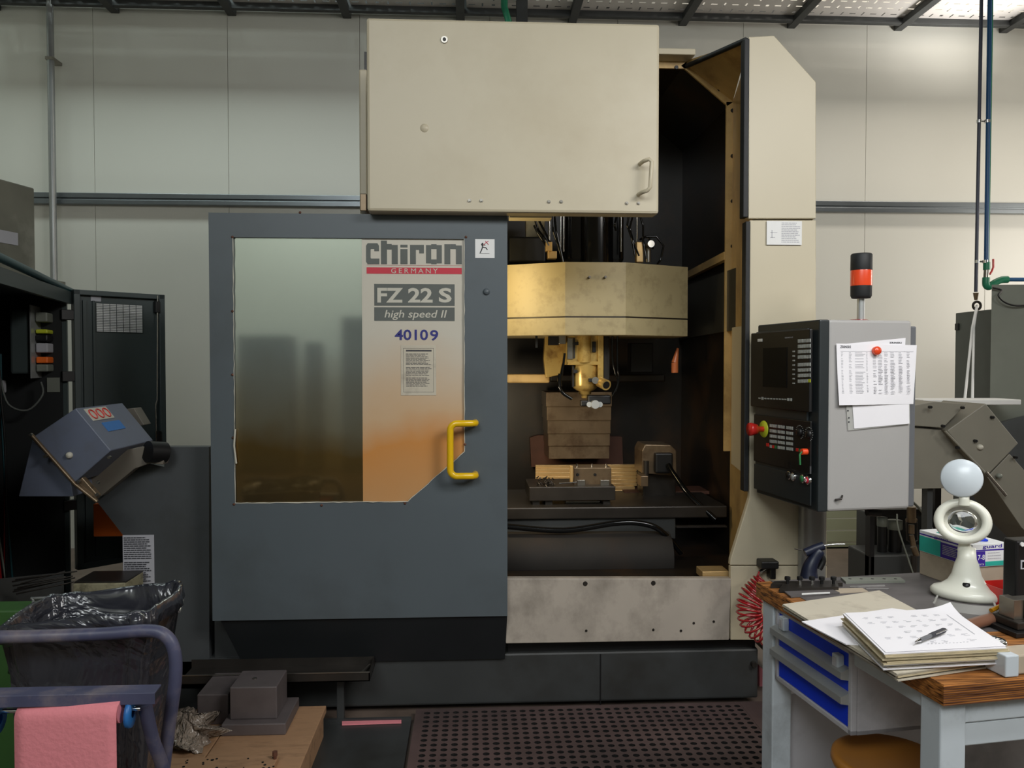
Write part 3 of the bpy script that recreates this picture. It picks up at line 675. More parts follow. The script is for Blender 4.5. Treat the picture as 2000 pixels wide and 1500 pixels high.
# telescopic cover below spindle
ys = [766, 793, 820, 846, 870, 895]
wc = None
for i in range(5):
    a, b = 1067+i*1.3, 1195-i*1.2
    MB().rect(a, ys[i], b, ys[i+1]+1, 4.5+i*.012, .3, .002).build('way_cover_plate', 'steel_oily', mc)
MB().px([(1035, 855), (1050, 850), (1215, 853), (1217, 912), (1038, 912)], 4.85, .05).build('column_foot_casting', 'rust', mc)
# stepped chip covers
n_s = 9
for i in range(n_s):
    y0, y1 = 908+i*7.2, 908+(i+1)*7.2-1.3
    MB().rect(1046, y0, 1244 if i < 6 else 1240, y1, 4.62-i*.03, .03, .0012).build('slat', 'plate_brass', mc)
# table
YT = 3.92
zT = ZW(990, YT, 1200)
tb = MB().box(-.82, XW(1420, YT, 1000), YT, 4.5, zT-.06, zT, .006).build('machine_table', 'steel_dark', mc)
MB().box(-.82, XW(1322, YT, 1000), YT+.02, 4.45, zT-.17, zT-.06, .006).build('saddle', 'base_dark', mc)
MB().rect(1220, 960, 1420, 966, 4.35, .2, .002).build('table_end_plate', 'rust', mc)
mb = MB(); mb.cyl(U(1000, 1085, 3.85)-V((.7, 0, 0)), U(1305, 1085, 3.85), .12, seg=28); mb.build('ballscrew_cover', 'cavity_dull', mc)
hs = MB().tube(soft([U(990, 1028, 3.8), U(1100, 1036, 3.8), U(1200, 1022, 3.8), U(1250, 1022, 3.8), U(1290, 1036, 3.8), U(1330, 1080, 3.85)]), .014, 10); hs.build('sagging_cable', 'black_gloss', mc)
MB().rect(1322, 1028, 1420, 1030.5, 3.7, .03).build('chip_ledge', 'steel_dark', mc)
MB().rect(1372, 1116, 1424, 1131, 3.5, .1, .003).build('corner_block', 'plate_brass', mc)
# work light inside the cabin (left, behind the door)
area('cabin_worklight', (.02, 3.80, 1.95), (.9, 4.5, 1.85), .14, .3, 1.5, (1.0, .76, .36))
area('cabin_worklight_low', (.1, 3.72, 1.25), (.55, 4.6, 1.0), .12, .2, 2.4, (1.0, .82, .55))
# things clamped on the table
bp = MB().rect(1034, 951, 1202, 978, 3.98, .3, .003)
t = thing('fixture_plate', 'long dark steel plate raised on spacers on the machine table', 'plate', tuple(U(1118, 988, 4.1)))
bp.build('plate', 'steel_dark', t)
for a in (1040, 1065, 1178): MB().rect(a, 978, a+14, 989, 4.0, .2, .001).build('spacer', 'steel_dark', t)
MB().rect(1105, 979, 1172, 982, 4.05, .1).build('ground_edge', 'steel', t)
t = thing('machine_vise', 'grey steel vise block with screws on the dark fixture plate', 'vise', tuple(U(1155, 951, 4.1)))
vb = MB().rect(1121, 914, 1194, 951, 4.06, .14, .002).build('vise_body', 'steel_oily', t)
mb = MB()
for a in (1128, 1162): bolt(mb, U(a, 927, 4.06), n, .008, .004)
mb.split('screw_hole', 'black', vb)
for a in (1127, 1156, 1184): MB().cyl(U(a, 914, 4.12), U(a, 906, 4.12), .006, seg=8).build('clamp_bolt', 'chrome', t)
for a, b in ((1128, 1143), (1173, 1190)): MB().rect(a, 938, b, 950, 4.045, .02, .001).build('jaw_step', 'steel', t)
MB().rect(1114, 910, 1119, 943, 4.03, .03, .001).build('end_stop', 'plate_brass', t)
mb = MB(); rn = random.Random(9)
for i in range(70): p = U(1048+rn.random()*34, 949-rn.random()*(16 if i < 50 else 8), 4.0+.08*rn.random()); mb.cyl(p, p+V((rn.uniform(-1, 1), rn.uniform(-1, 1), rn.uniform(-1, 1)))*.012, .004, .002, 5)
o = mb.build('metal_chips', 'steel_dark', kind='stuff'); tag(o, 'small heap of dark metal chips left on the fixture plate', 'chips')
tag(MB().cyl(U(1092, 944, 4.0), U(1126, 942, 4.0), .004, seg=8).build('scriber', 'chrome'), 'thin bright scriber lying beside the chips on the fixture plate', 'tool')
t = thing('rotary_axis', 'dark brown rotary indexing head standing right of the vise', 'rotary table', tuple(U(1285, 985, 4.2)))
MB().px([(1254, 880), (1260, 868), (1310, 869), (1321, 880), (1322, 930), (1254, 925)], 4.2, .2, .006).build('housing', 'steel_oily', t)
MB().rect(1280, 885, 1315, 925, 4.16, .05, .01).build('motor', 'black', t)
MB().rect(1256, 925, 1320, 988, 4.25, .15, .006).build('foot', 'steel_dark', t)
MB().cyl(U(1262, 935, 4.19), U(1262, 900, 4.19), .014).build('piston', 'steel_dark', t)
MB().rect(1252, 930, 1266, 950, 4.1, .1, .002).build('support_bracket', 'steel_oily', t)
tag(MB().tube(soft([U(1305, 908, 4.15), U(1316, 926, 4.1), U(1345, 965, 4.0), U(1398, 1015, 3.9)]), .014, 10).build('power_cable', 'black_gloss'), 'thick black glossy cable running down from the rotary head', 'cable')

# ================================================================== LEFT SIDE
t = thing('chip_conveyor', 'grey angular chip conveyor head left of the machine', 'conveyor', tuple(V((XW(150, 3.3), 3.4, 0))))
YC = 3.22
hp = [(65, 853), (148, 797), (217, 880), (145, 943)]
hd_ = MB().px(hp, YC, .42, .004).build('head_cover', 'chute', t)
def quad_on(name, m, a, b, c, d, par, lab=None):   # sheet on the sloping cover face (between corner 148,797 and 217,880)
    P0, P1 = U(148, 797, YC), U(217, 880, YC); dn = (P1-P0).normalized(); fr = frame(P0+V((0, 0, 0)), (0, 1, 0), dn*-1)
    mb_ = MB(); fbox(mb_, fr, a, b, -d, -c, .0, .002); o_ = mb_.build(name, m, par, label=lab); return fr
fr = quad_on('hazard_sticker', 'ink_cream', .05, .24, .01, .07, t, 'pale sticker with red ring marks')
frn = fr.to_3x3().col[2]
mb = MB()
for q in range(3):
    c = fr @ V((.085+q*.06, -.04, .003)); a1 = V((0, 1, 0)); a2 = fr.to_3x3().col[1]
    mb.tube([c+a1*.022*math.cos(z*PI/6)+a2*.022*math.sin(z*PI/6) for z in range(12)], .003, 5, True)
mb.split('ring_mark', 'red', t)
quad_on('blue_sticker', 'cart_blue_light', .1, .26, .085, .13, t, 'blue pictogram sticker')
MB().px([(63, 858), (138, 940), (143, 970), (36, 970)], YC+.03, .36, .003).build('discharge_chute', 'chute', t)
MB().tube([U(62, 850, YC-.01), U(146, 945, YC-.01), U(190, 980, YC-.01)], .008, 8).build('edge_rod', 'steel_oily', t)
mb = MB()
for a, b in ((62, 849), (90, 891), (155, 940), (192, 942), (190, 966), (215, 893)): bolt(mb, U(a, b, YC-.01), n, .007, .012)
mb.split('bolt', 'steel', t)
MB().lathe([(0, .014), (.009, .013), (.013, .006), (.013, 0)], U(136, 889, YC), n).build('stop_knob', 'ink_cream', t)
mb = MB().px([(150, 942), (160, 932), (192, 968), (184, 978)], YC-.005, .03, .003); mb.build('latch_plate', 'steel_oily', t)
mb = MB().px([(217, 884), (290, 870), (320, 900), (318, 908), (292, 905), (262, 916), (196, 970), (160, 942)], 3.42, .06, .003); mb.build('transfer_box', 'chute_brown', t)
MB().cyl(U(288, 882, 3.40), U(322, 884, 3.46), .045, seg=20).build('drive_motor', 'black', t)
mb = MB().px([(245, 799), (262, 797), (282, 830), (268, 833)], 3.75, .08, .003); mb.build('junction_box', 'chute_brown', t)
# cabinet with its front turned right
P1, P2 = c2w(-1.85, 2.80), c2w(-2.18, 3.90)
ey = (P2-P1).normalized(); nr = V((ey.y, -ey.x, 0))
zc0, zc1 = .25, 1.90; cw = (P2-P1).length+.25
cabm = Matrix((ey, -nr, ZV)).transposed().to_4x4(); cabm.translation = P1-ey*.25
t = thing('electrical_cabinet', 'tall dark electrical cabinet standing open at the far left edge', 'cabinet', tuple(P1))
mb = MB(cabm); mb.box(0, cw, .42, .45, zc0, zc1); mb.box(0, cw, 0, .45, zc1-.03, zc1); mb.box(0, .02, 0, .45, zc0, zc1); mb.box(cw-.02, cw, 0, .45, zc0, zc1); mb.box(0, cw, 0, .45, zc0-.2, zc0+.02)
mb.box(0, .25, -.02, .0, zc0, zc1); mb.box(.25, cw, -.02, 0, zc1-.06, zc1)
mb.build('carcass', 'cab_dark', t)
MB(cabm).box(.02, cw-.02, .40, .418, zc0+.02, zc1-.03).build('mounting_plate', 'cab_inner', t)
MB(cabm).box(cw-.034, cw-.021, .02, .40, zc0+.02, zc1-.03).build('mounting_plate', 'cab_inner', t)
MB(cabm).box(cw-.18, cw-.035, .115, .2, 1.50, 1.80, .01).build('drive_module', 'cab_dark', t)
MB(cabm).box(cw-.2, cw-.035, .108, .113, 1.48, 1.82).build('mounting_strip', 'aluminium', t)
for z, m_, hgt in ((1.745, 'cab_grey', .045), (1.69, 'lime', .02), (1.655, 'black', .03), (1.60, 'ink_light', .045), (1.55, 'orange', .03), (1.51, 'cab_grey', .035)):
    MB(cabm).box(cw-.14, cw-.035, .055, .105, z, z+hgt, .006).build('contactor', m_, t)
rn = random.Random(4)
for i in range(14):
    y0 = .25+rn.random()*.1; z0 = 1.75-rn.random()*.25; x0 = cw-.1-rn.random()*.08
    pts = [(x0, y0, z0), (x0+rn.uniform(-.03, .02), y0+rn.uniform(-.03, .03), z0-.3), (x0, y0+rn.uniform(-.03, .03), z0-.6), (x0+rn.uniform(-.02, .02), y0+rn.uniform(-.04, .02), .5)]
    MB(cabm).tube(soft(pts), .005, 6).build('wire', ('black', 'red_hose', 'pipe_teal', 'cab_grey')[i % 4], t)
MB(cabm).tube(soft([(cw-.15, .25, 1.48), (cw-.15, .22, 1.36), (cw-.15, .14, 1.33), (cw-.14, .08, 1.4), (cw-.12, .09, 1.46)]), .005, 6).build('wire', 'ink_grey', t)
MB(cabm).box(cw-.2, cw-.06, .25, .36, 1.41, 1.47, .006).build('terminal_strip', 'ink_light', t)
MB(cabm).box(cw-.04, cw-.034, .03, .085, 1.41, 1.48, .001).build('rating_plate', 'cab_grey', t)
# its open door
D1 = c2w((143-1000)/F_PX*3.9, 3.9); D2 = c2w((320-1000)/F_PX*4.22, 4.22); dx = (D2-D1).normalized(); dn = dx.cross(ZV); dl = (D2-D1).length
zd1 = 1.55+(709.4-566)/F_PX*3.9; zd0 = 1.55-(1115-709.4)/F_PX*3.9
dfm = frame(D1+ZV*zd0, dx, ZV); dh = zd1-zd0
od = fbox(MB(), dfm, 0, dl, 0, dh, -.02, 0, .003)
for q in ((0, .03, 0, dh), (dl-.03, dl, 0, dh), (0, dl, dh-.025, dh), (0, dl, 0, .03)): fbox(od, dfm, q[0], q[1], q[2], q[3], 0, .025, .003)
od = od.build('open_door', 'cab_dark', t)
u0, v1 = fuv(dfm, 187, 592); u1, v0 = fuv(dfm, 278, 650)
fbox(MB(), dfm, u0, u1, v0, v1, .0, .004).build('vent_mesh', 'white', od, label='slotted ventilation panel with the bright wall behind painted white')  # white paints in the bright wall showing through the slots
gr = MB()
for i in range(8): x_ = u0+(u1-u0)*i/7; fbox(gr, dfm, x_-.001, x_+.001, v0, v1, .004, .006)
for i in range(18): z_ = v0+(v1-v0)*i/17; fbox(gr, dfm, u0, u1, z_-.001, z_+.001, .004, .006)
gr.build('vent_grille', 'cab_dark', od)
fpx(MB(), dfm, 177, 575, 197, 589, .0, .003).build('door_label', 'ink_light', od)
for (q, r_) in (((.045, .06), 0), ((.09, .1), 0)): fbox(MB(), dfm, q[0], q[1], .05, dh-.05, 0, .012).build('door_stiffener', 'cab_dark', od)
a0 = fuv(dfm, 303, 578); a1 = fuv(dfm, 302, 780); a2 = fuv(dfm, 300, 860)
MB(dfm).tube([(a0[0], a0[1], .03), (a1[0], a1[1], .03), (a1[0]-.008, a1[1]-.03, .03), (a2[0], a2[1], .03), (a2[0], .15, .03)], .004, 8).build('locking_rod', 'chrome', od)
for z_ in (a0[1]-.06, a2[1]+.02): fbox(MB(), dfm, a0[0]-.012, a0[0]+.012, z_-.03, z_+.03, .0, .035, .003).build('rod_guide', 'black', od)
for z_ in (dh-.15, dh-.45, .3): fbox(MB(), dfm, -.055, .02, z_, z_+.05, -.01, .02, .003).build('hinge', 'black', od)
# orange plate on the side of cabinet rear
tag(MB().rect(182, 984, 246, 1048, 3.72, .1, .004).build('orange_cover', 'orange'), 'orange sheet metal cover peeking out behind the grey chip conveyor', 'cover')
t = thing('coolant_tank', 'speckled beige coolant tank with a thin dark lid behind the black bag', 'tank', tuple(U(190, 1300, 3.75)))
MB().box(XW(136, 3.28), XW(239, 3.28), 3.28, 3.46, 0, ZW(1140, 3.28, 190), .004).build('tank', 'speckled', t)
MB().box(XW(136, 3.28), XW(239, 3.28), 3.29, 3.46, ZW(1140, 3.28, 190), ZW(1137, 3.28, 190), .001).build('lid', 'steel_dark', t)
# duct cabinet top-left, on a pedestal behind
A1, A2 = c2w(-2.46, 3.55), c2w(-2.375, 3.97); dd = (A2-A1).normalized(); am = Matrix((dd, V((dd.y, -dd.x, 0))*-1, ZV)).transposed().to_4x4(); am.translation = A1-dd*.3
t = thing('extraction_unit', 'weathered grey sheet metal unit on top of the dark electrical cabinet', 'machine', tuple(A1))
MB(am).box(0, (A2-A1).length+.3, 0, .5, 1.955, 2.42, .006).build('housing', 'concrete', t)
MB(am).box(.1, .3, -.003, .0, 2.1, 2.16).build('faded_label', 'ink_light', t)
MB(am).box(.45, .62, -.003, .0, 2.12, 2.18).build('faded_label', 'ink_light', t)
# teal pipe over cabinet
pts = [P1-ey*.25+ZV*(zc1+.03)+nr*.03, P1+ZV*(zc1+.03)+nr*.03, P2+ZV*(zc1+.01)+nr*.0, P2+ey*.04+nr*.06+ZV*(zc1-.02)]
tag(MB().tube(soft(pts), .017, 12).build('water_pipe', 'pipe_teal'), 'dark teal plastic pipe lying along the top of the open cabinet', 'pipe')
# green machine at bottom-left
t = thing('green_machine', 'low green painted machine housing at the lower left edge', 'machine', tuple(c2w(-2.0, 2.9)))
gx = XW(62, 2.45)
MB().box(-2.2, gx, 2.45, 2.55, 0, ZW(1192, 2.45, 30), .006).build('housing', 'green_machine', t)
MB().box(-2.2, gx+.01, 2.435, 2.45, ZW(1233, 2.45, 30), ZW(1228, 2.45, 30)).build('trim_strip', 'aluminium', t)
# pile of metal scrap behind
t = thing('sloping_tray', 'dark sloping tray full of thin metal offcuts inside the cabinet foot', 'tray', tuple(c2w(-2.0, 3.3, .6)))
MB().ext([U(0, 1190, 3.0), U(0, 1130, 3.1), U(120, 1118, 3.4), U(120, 1185, 3.3)], (0, .02, -.01)).build('tray_plate', 'base_dark', t)
rn = random.Random(12)
for i in range(8):
    p = U(22+rn.random()*20, 1160-i*4, 3.0); q = p+V((.14+rn.random()*.08, .03, .02+.02*rn.random())); MB().tube([p, q], .003, 5).build('offcut', 'steel_dark', t)

# ---- bag trolley
d0 = 2.08
def CP(px, py, d): return CAM + (FW + RT*((px-1000)/F_PX)+UP*((750-py)/F_PX))*d
t = thing('waste_trolley', 'blue tubular waste bag trolley with paper roll holder at lower left', 'trolley', tuple(c2w(-1.2, 2.1)))
P = soft([CP(-120, 1246, 2.0), CP(60, 1243, 2.02), CP(200, 1238, 2.05), CP(290, 1232, 2.06), CP(325, 1243, 2.06), CP(341, 1275, 2.06), CP(342, 1330, 2.06), CP(330, 1420, 2.07), CP(318, 1520, 2.08), CP(306, 1680, 2.09)], 6)
P.append(V((P[-1].x, P[-1].y, .02)))
MB().tube(P, .0165, 14).build('push_handle', 'cart_blue', t)
P = [CP(282, 1372, 1.95), CP(297, 1440, 2.0), CP(318, 1500, 2.05), CP(322, 1560, 2.08)]
MB().tube(soft(P, 4), .0165, 12).build('brace', 'cart_blue', t)
a, b = CP(-150, 1372, 1.85), CP(303, 1362, 1.92); dx_ = (b-a).normalized(); fr = frame(a, dx_, ZV)
fb = fbox(MB(), fr, 0, (b-a).length, -.016, .012, 0, .003, .001); fbox(fb, fr, 0, (b-a).length, .008, .012, -.05, 0, .001); fb.build('holder_channel', 'cart_blue', t)
a, b = CP(-30, 1389, 1.9), CP(275, 1384, 1.93)
MB().cyl(a, b, .006, seg=10).build('roll_rod', 'chrome', t)
c_ = CP(250, 1392, 1.93); MB().lathe([(.012, 0), (.034, 0), (.036, .006), (.034, .012), (.012, .012)], c_, dx_).build('end_disc', 'cart_blue_light', t)
c_ = CP(-10, 1405, 1.9); MB().lathe([(.012, 0), (.034, 0), (.036, .006), (.034, .012), (.012, .012)], c_, dx_).build('end_disc', 'cart_blue_light', t)
P = soft([CP(65, 1212, 2.42), CP(65, 1172, 2.42), CP(75, 1168, 2.42), CP(230, 1161, 2.42), CP(330, 1156, 2.42), CP(356, 1166, 2.40), CP(350, 1195, 2.3)], 4)
MB().tube(P, .004, 8).build('rim_wire', 'pipe_grey', t)
# foot frame
MB().box(-1.75, -.87, 2.0, 2.03, .03, .06, .004).build('foot_rail', 'cart_blue', t)
for x_ in (-1.7, -.95): MB().cyl((x_, 2.0, .03), (x_, 2.03, .03), .03).build('castor', 'black', t)
# roll paper (loose sheet hanging from the roll)
t = thing('paper_roll', 'pink wiping paper roll hanging from the blue trolley bar', 'paper roll', tuple(CP(140, 1500, 1.9)))
a, b = CP(42, 1396, 1.9), CP(238, 1388, 1.915)
MB().cyl(a, b, .028, seg=24).build('roll', 'pink', t)
ax_ = (b-a).normalized(); wdt = (b-a).length; fr = frame(a+V((0, -.03, -.62)), ax_, ZV)
MB(fr).sheet(wdt, .649, 10, 60, lambda u, v: (0, 0, .003*math.sin(u*5+v*3)*(1-v)-.03*(1-math.sqrt(max(0, 1-(max(0, v-.955)/.045)**2)))), .0012).build('hanging_sheet', 'pink', t)
# black bag
t = thing('waste_bag', 'creased black plastic waste bag hanging open in the trolley', 'bag', tuple(c2w(-1.27, 2.3)))
cb = CP(190, 1200, 2.25); mb = MB(); seg = 72
rn = random.Random(5); ph = [rn.random()*6.28 for _ in range(8)]
def bagring(z, hx, hy, amp, z_amp, cxo=0., cyo=0.):
    out = []
    for i in range(seg):
        t_ = 2*PI*i/seg; c, s_ = math.cos(t_), math.sin(t_); e = .45
        X = math.copysign(abs(c)**e, c)*hx; Yy = math.copysign(abs(s_)**e, s_)*hy
        wv = 1+amp*(.5*math.sin(9*t_+ph[0]+z*3)+.3*math.sin(17*t_+ph[1]-z*5)+.35*math.sin(29*t_+ph[2]+z*2))
        out.append(V((cb.x+cxo+X*wv, cb.y+cyo+Yy*wv, z+z_amp*(math.sin(3*t_+ph[3])+.5*math.sin(11*t_+ph[4])))))
    return out
zr = .875
rows = []
for i in range(16):
    k_ = i/15; z = .16+(zr-.14-.16)*k_; rows.append(bagring(z, .135+.05*k_, .13+.02*k_, .03+.045*(1-abs(2*k_-1)), .004, 0))
rows += [bagring(zr-.05, .2, .155, .05, .01), bagring(zr-.045, .212, .165, .05, .014), bagring(zr-.005, .208, .165, .03, .006), bagring(zr, .2, .158, .02, .005), bagring(zr-.01, .193, .15, .03, .004)]
for i in range(8): k_ = i/7; rows.append(bagring(zr-.04-.4*k_, .185-.04*k_, .14-.02*k_, .05, .004))
tilt = .055/.4
vs = [v+V((0, 0, (v.x-cb.x)*.09+(.0))) for r in rows for v in r]
R_ = len(rows); mb.add(vs, [[j*seg+i, j*seg+(i+1) % seg, (j+1)*seg+(i+1) % seg, (j+1)*seg+i] for j in range(R_-1) for i in range(seg)]+[list(range(seg))[::-1]], True)
mb.build('bag_film', 'bag_black', t)
mb = MB(); c_ = CP(38, 1240, 2.2)
mb.lathe([(.0, .04), (.022, .03), (.03, 0), (.024, -.05), (.03, -.1), (.0, -.12)], c_, seg=14); c_ = CP(268, 1210, 2.1); mb.lathe([(0, .02), (.018, .012), (.02, -.01), (.01, -.03), (0, -.035)], c_, seg=12); mb.split('knotted_corner', 'bag_black', t)

# ---- board with blocks
zW = .14
t = thing('wooden_platform', 'low worn wooden platform on the floor below the machine', 'platform', tuple(G(470, 1450, 0)))
xr_ = G(608, 1450, zW).x
for i, (a, b) in enumerate(((-1.38, -1.12), (-1.12, -.95), (-.95, xr_))): MB().box(a+.002, b-.002, 2.3, 3.27, zW-.03, zW, .003).build('board', 'wood_floor', t)
for x_ in (-1.36, -1.08, xr_-.1): MB().box(x_, x_+.09, 2.32, 3.25, .0, zW-.03, .003).build('bearer', 'wood_floor', t)
def blk(name, m, a, b, c, d, Y, dY, z0, z1, par=None):
    return MB().box(XW(a, Y, b), XW(c, Y, b), Y, Y+dY, z0, z1, .004).build(name, m, par)
t = thing('steel_block', 'grey square steel block on a wider steel base plate', 'block', tuple(G(505, 1430, zW)))
Yb = G(500, 1437, zW).y
blk('base_plate', 'cast', 432, 1430, 558, 0, Yb, .24, zW, zW+.045, t); blk('block', 'cast', 449, 1400, 541, 0, Yb+.04, .17, zW+.045, zW+.17, t)
MB().cyl(V((XW(498, Yb+.12, 1360), Yb+.12, zW+.17)), V((XW(498, Yb+.12, 1360), Yb+.12, zW+.174)), .008).build('centre_pin', 'steel', t)
tag(blk('dark_block', 'cast', 385, 1400, 446, 0, Yb+.10, .22, zW, zW+.12), 'dark green grey block left of the grey steel block', 'block')
mb = MB(); rn = random.Random(8); c_ = G(368, 1440, zW); seg = 40; rows = []
for j in range(9):
    k_ = j/8; r_ = math.cos(k_*PI/2*.98); row = []
    for i in range(seg):
        t_ = 2*PI*i/seg; q = 1+.28*math.sin(5*t_+j)+.18*math.sin(11*t_+j*2.1)+.1*rn.uniform(-1, 1)
        row.append(c_+V((math.cos(t_)*.12*r_*q, math.sin(t_)*.12*r_*q, .004+.07*math.sin(k_*PI/2)*(1+.35*math.sin(4*t_+j*1.3)))))
    rows.append(row)
mb.add([v for r in rows for v in r], [[j*seg+i, j*seg+(i+1) % seg, (j+1)*seg+(i+1) % seg, (j+1)*seg+i] for j in range(8) for i in range(seg)], True)
tag(mb.build('plastic_bag', 'bag_clear'), 'crumpled clear plastic bag lying on the wooden platform', 'bag')
t = thing('rusty_plate', 'spotted steel plate with a bolt at the front of the platform', 'plate', tuple(G(430, 1490, zW)))
Yr = G(430, 1478, zW+.02).y
pl = MB().box(XW(322, Yr, 1490), XW(545, Yr, 1490), Yr-.35, Yr, zW, zW+.02, .003).build('plate', 'wood_floor', t)
mb = MB(); rn = random.Random(2)
for i in range(60): x_, y_ = rn.uniform(XW(330, Yr), XW(540, Yr)), Yr-.01-rn.random()*.3; mb.cyl((x_, y_, zW+.02), (x_, y_, zW+.0215), rn.uniform(.002, .006), seg=8)
o = mb.build('pits', 'pit', t); o['kind'] = 'stuff'
c_ = G(537, 1482, zW+.02); MB().cyl(c_, c_+ZV*.022, .006).build('bolt', 'rust', t); MB().cyl(c_+ZV*.012, c_+ZV*.026, .01, seg=6).build('bolt_head', 'rust', t)
# channel
t = thing('drip_channel', 'long narrow metal channel running in front of the base', 'channel', tuple(U(530, 1330, 3.3)))
z0, z1 = ZW(1334, 3.3, 550), ZW(1316, 3.3, 550)
x0, x1 = XW(345, 3.3, 1325), XW(722, 3.3, 1325)
mb = MB().box(x0, x1, 3.3, 3.305, z0, z1); mb.box(x0, x1, 3.3, 3.48, z0, z0+.004); mb.box(x0, x1, 3.475, 3.48, z0, z1); mb.box(x1-.004, x1, 3.3, 3.48, z0, z1); mb.build('channel', 'steel_dark', t)
MB().box(x0, x1, 3.296, 3.302, z1-.001, z1+.003).build('worn_edge', 'steel', t)
for x_ in (x0+.1, x1-.15): MB().box(x_, x_+.03, 3.38, 3.41, 0 if x_ > -.8 else zW if False else 0, z0, .002).build('channel_leg', 'base_dark', t)
MB().cyl(U(704, 1316, 3.35), U(722, 1300, 3.45), .008).build('outlet_rod', 'steel', t)
tag(MB().rect(299, 1330, 320, 1338, 3.28, .004).build('red_tag', 'red'), 'small red tag near the left end of the drip channel', 'tag')
# drip tray + pink paper
t = thing('floor_tray', 'flat dark oily tray on the floor beside the grating', 'tray', tuple(G(710, 1450, 0)))
xa, xb = G(620, 1440, .02).x, G(798, 1440, .02).x
MB().box(xa, xb, 2.3, 3.38, 0.001, .02, .003).build('tray', 'base_dark', t)
MB().box(xa, xb, 3.37, 3.385, .02, .035).build('lip', 'base_dark', t)
c_ = G(668, 1417, .022); d_ = G(784, 1413, .022)
MB().ext([c_, d_, G(784, 1404, .022), G(668, 1407, .022)], (0, 0, .006)).build('x', 'pink')
o = bpy.data.objects['x']; o.name = 'paper_strip'; tag(o, 'folded strip of pink paper lying on the dark floor tray', 'paper')
# perforated grating
t = thing('floor_grating', 'brownish red floor grating with rows of round holes', 'grating', tuple(G(1150, 1450, 0)))
gx0, gx1, gy0, gy1 = G(824, 1400, .03).x, G(1470, 1400, .03).x, 2.2, 3.46
pit = .0415; nx, ny = int((gx1-gx0)/pit), int((gy1-gy0)/pit)
mb = MB(); hb = MB(); K = 8
for i in range(nx):
    for j in range(ny):
        cx_, cy_ = gx0+(i+.5)*pit+(pit*.0), gy0+(j+.5)*pit; h = pit/2; r_ = pit*.3
        outer = []; inner = []
        for q in range(K):
            a_ = 2*PI*q/K+PI/4; c, s_ = math.cos(a_), math.sin(a_); m_ = max(abs(c), abs(s_)); outer.append((cx_+c/m_*h, cy_+s_/m_*h, .03)); inner.append((cx_+c*r_*1.15, cy_+s_*r_, .03))
        low = [(a, b, .004) for a, b, _ in inner]
        mb.add(outer+inner, [[q, (q+1) % K, K+(q+1) % K, K+q] for q in range(K)]); hb.add(inner+low, [[q, (q+1) % K, K+(q+1) % K, K+q] for q in range(K)])
gp = mb.build('perforated_sheet', 'grate', t); hb.build('hole_walls', 'pit', t, kind='stuff')  # hole walls coloured near-black to paint shade into the holes
X0, X1, Y0, Y1 = gx0-.03, gx0+nx*pit+.12, gy0-.02, gy0+ny*pit+.02
mb = MB().box(X0, gx0, Y0, Y1, .0, .031); mb.box(gx0+nx*pit, X1, Y0, Y1, 0, .031); mb.box(gx0, gx0+nx*pit, Y0, gy0, 0, .031); mb.box(gx0, gx0+nx*pit, gy0+ny*pit, Y1, 0, .031); mb.build('border', 'grate', t)
MB().box(gx0, gx0+nx*pit, gy0, gy0+ny*pit, .0005, .002).build('sump', 'pit', t)  # thin near-black sheet, painted shade below the holes

# ================================================================== RIGHT SIDE
# ---- control pendant
Np, Fp = c2w(1.17, 3.0), c2w(1.08, 3.45)
pey = (Fp-Np).normalized(); pex = V((pey.y, -pey.x, 0)); pz0, pz1 = .985, 1.715; pw = (Fp-Np).length
pf = frame(Fp+ZV*pz0, -pey, ZV)       # operator face, normal towards the door side
def PV(px, py): return fuv(pf, px, py)
t = thing('control_pendant', 'grey control cabinet with dark operator panel on a round post', 'control panel', (Np.x+.1, Np.y+.2, 0))
pm = Matrix((pex, pey, ZV)).transposed().to_4x4(); pm.translation = Np
bd = MB(pm).box(.03, .385, 0, pw, pz0, pz1, .01).build('housing', 'pendant_grey', t)
MB(pm).box(.388, .43, .03, pw+.02, pz0+.0, pz1-.02, .006).build('rear_door', 'pendant_edge', t)
h = pz1-pz0
mb = MB(pm); mb.box(-.012, .03, -.005, pw+.005, pz0+.0, pz1, .006); mb.build('bezel', 'pendant_dark', t)
u_l, _ = PV(1487, 700)
topv, botv = PV(1590, 640)[1], PV(1590, 985)[1]
pb = MB(); fbox(pb, pf, .0, pw-.06, .03, h-.03, .012, .022, .003); pb.build('panel_plate', 'pendant_dark', t)
# three modules
m1 = MB(); u0, v0 = PV(1480, 793); u1, v1 = PV(1590, 640); fbox(m1, pf, -.02, pw-.022, v0, h-.035, .022, .036, .004); md1 = m1.build('screen_module', 'black', t)
v0b = PV(1590, 925)[1]; v1b = PV(1590, 822)[1]
m2 = MB(); fbox(m2, pf, .0, pw-.022, v0b, v1b, .022, .03, .003); m2.build('key_module', 'black', t)
m3 = MB(); fbox(m3, pf, .0, pw-.022, .02, v0b-.012, .022, .028, .003); m3.build('button_module', 'pendant_dark', t)
pf2 = pf.copy(); pf2.translation = pf.translation-pex*.036
pf3 = pf.copy(); pf3.translation = pf.translation-pex*.031
fpx(MB(), pf2, 1491, 680, 1537, 758, 0, .002).build('screen', 'screen_dark', t)
u0, v0 = fuv(pf2, 1533, 661); u1, v1 = fuv(pf2, 1549, 657.5)
text(MB(), pf2, 'SIEMENS', u0, v0, u1, v1, bold=.01).build('maker_lettering', 'ink_light', t)
fpx(MB(), pf2, 1480, 662, 1489, 667, 0, .001).build('white_tag', 'key_white', t)
kb = MB(); ky = MB()
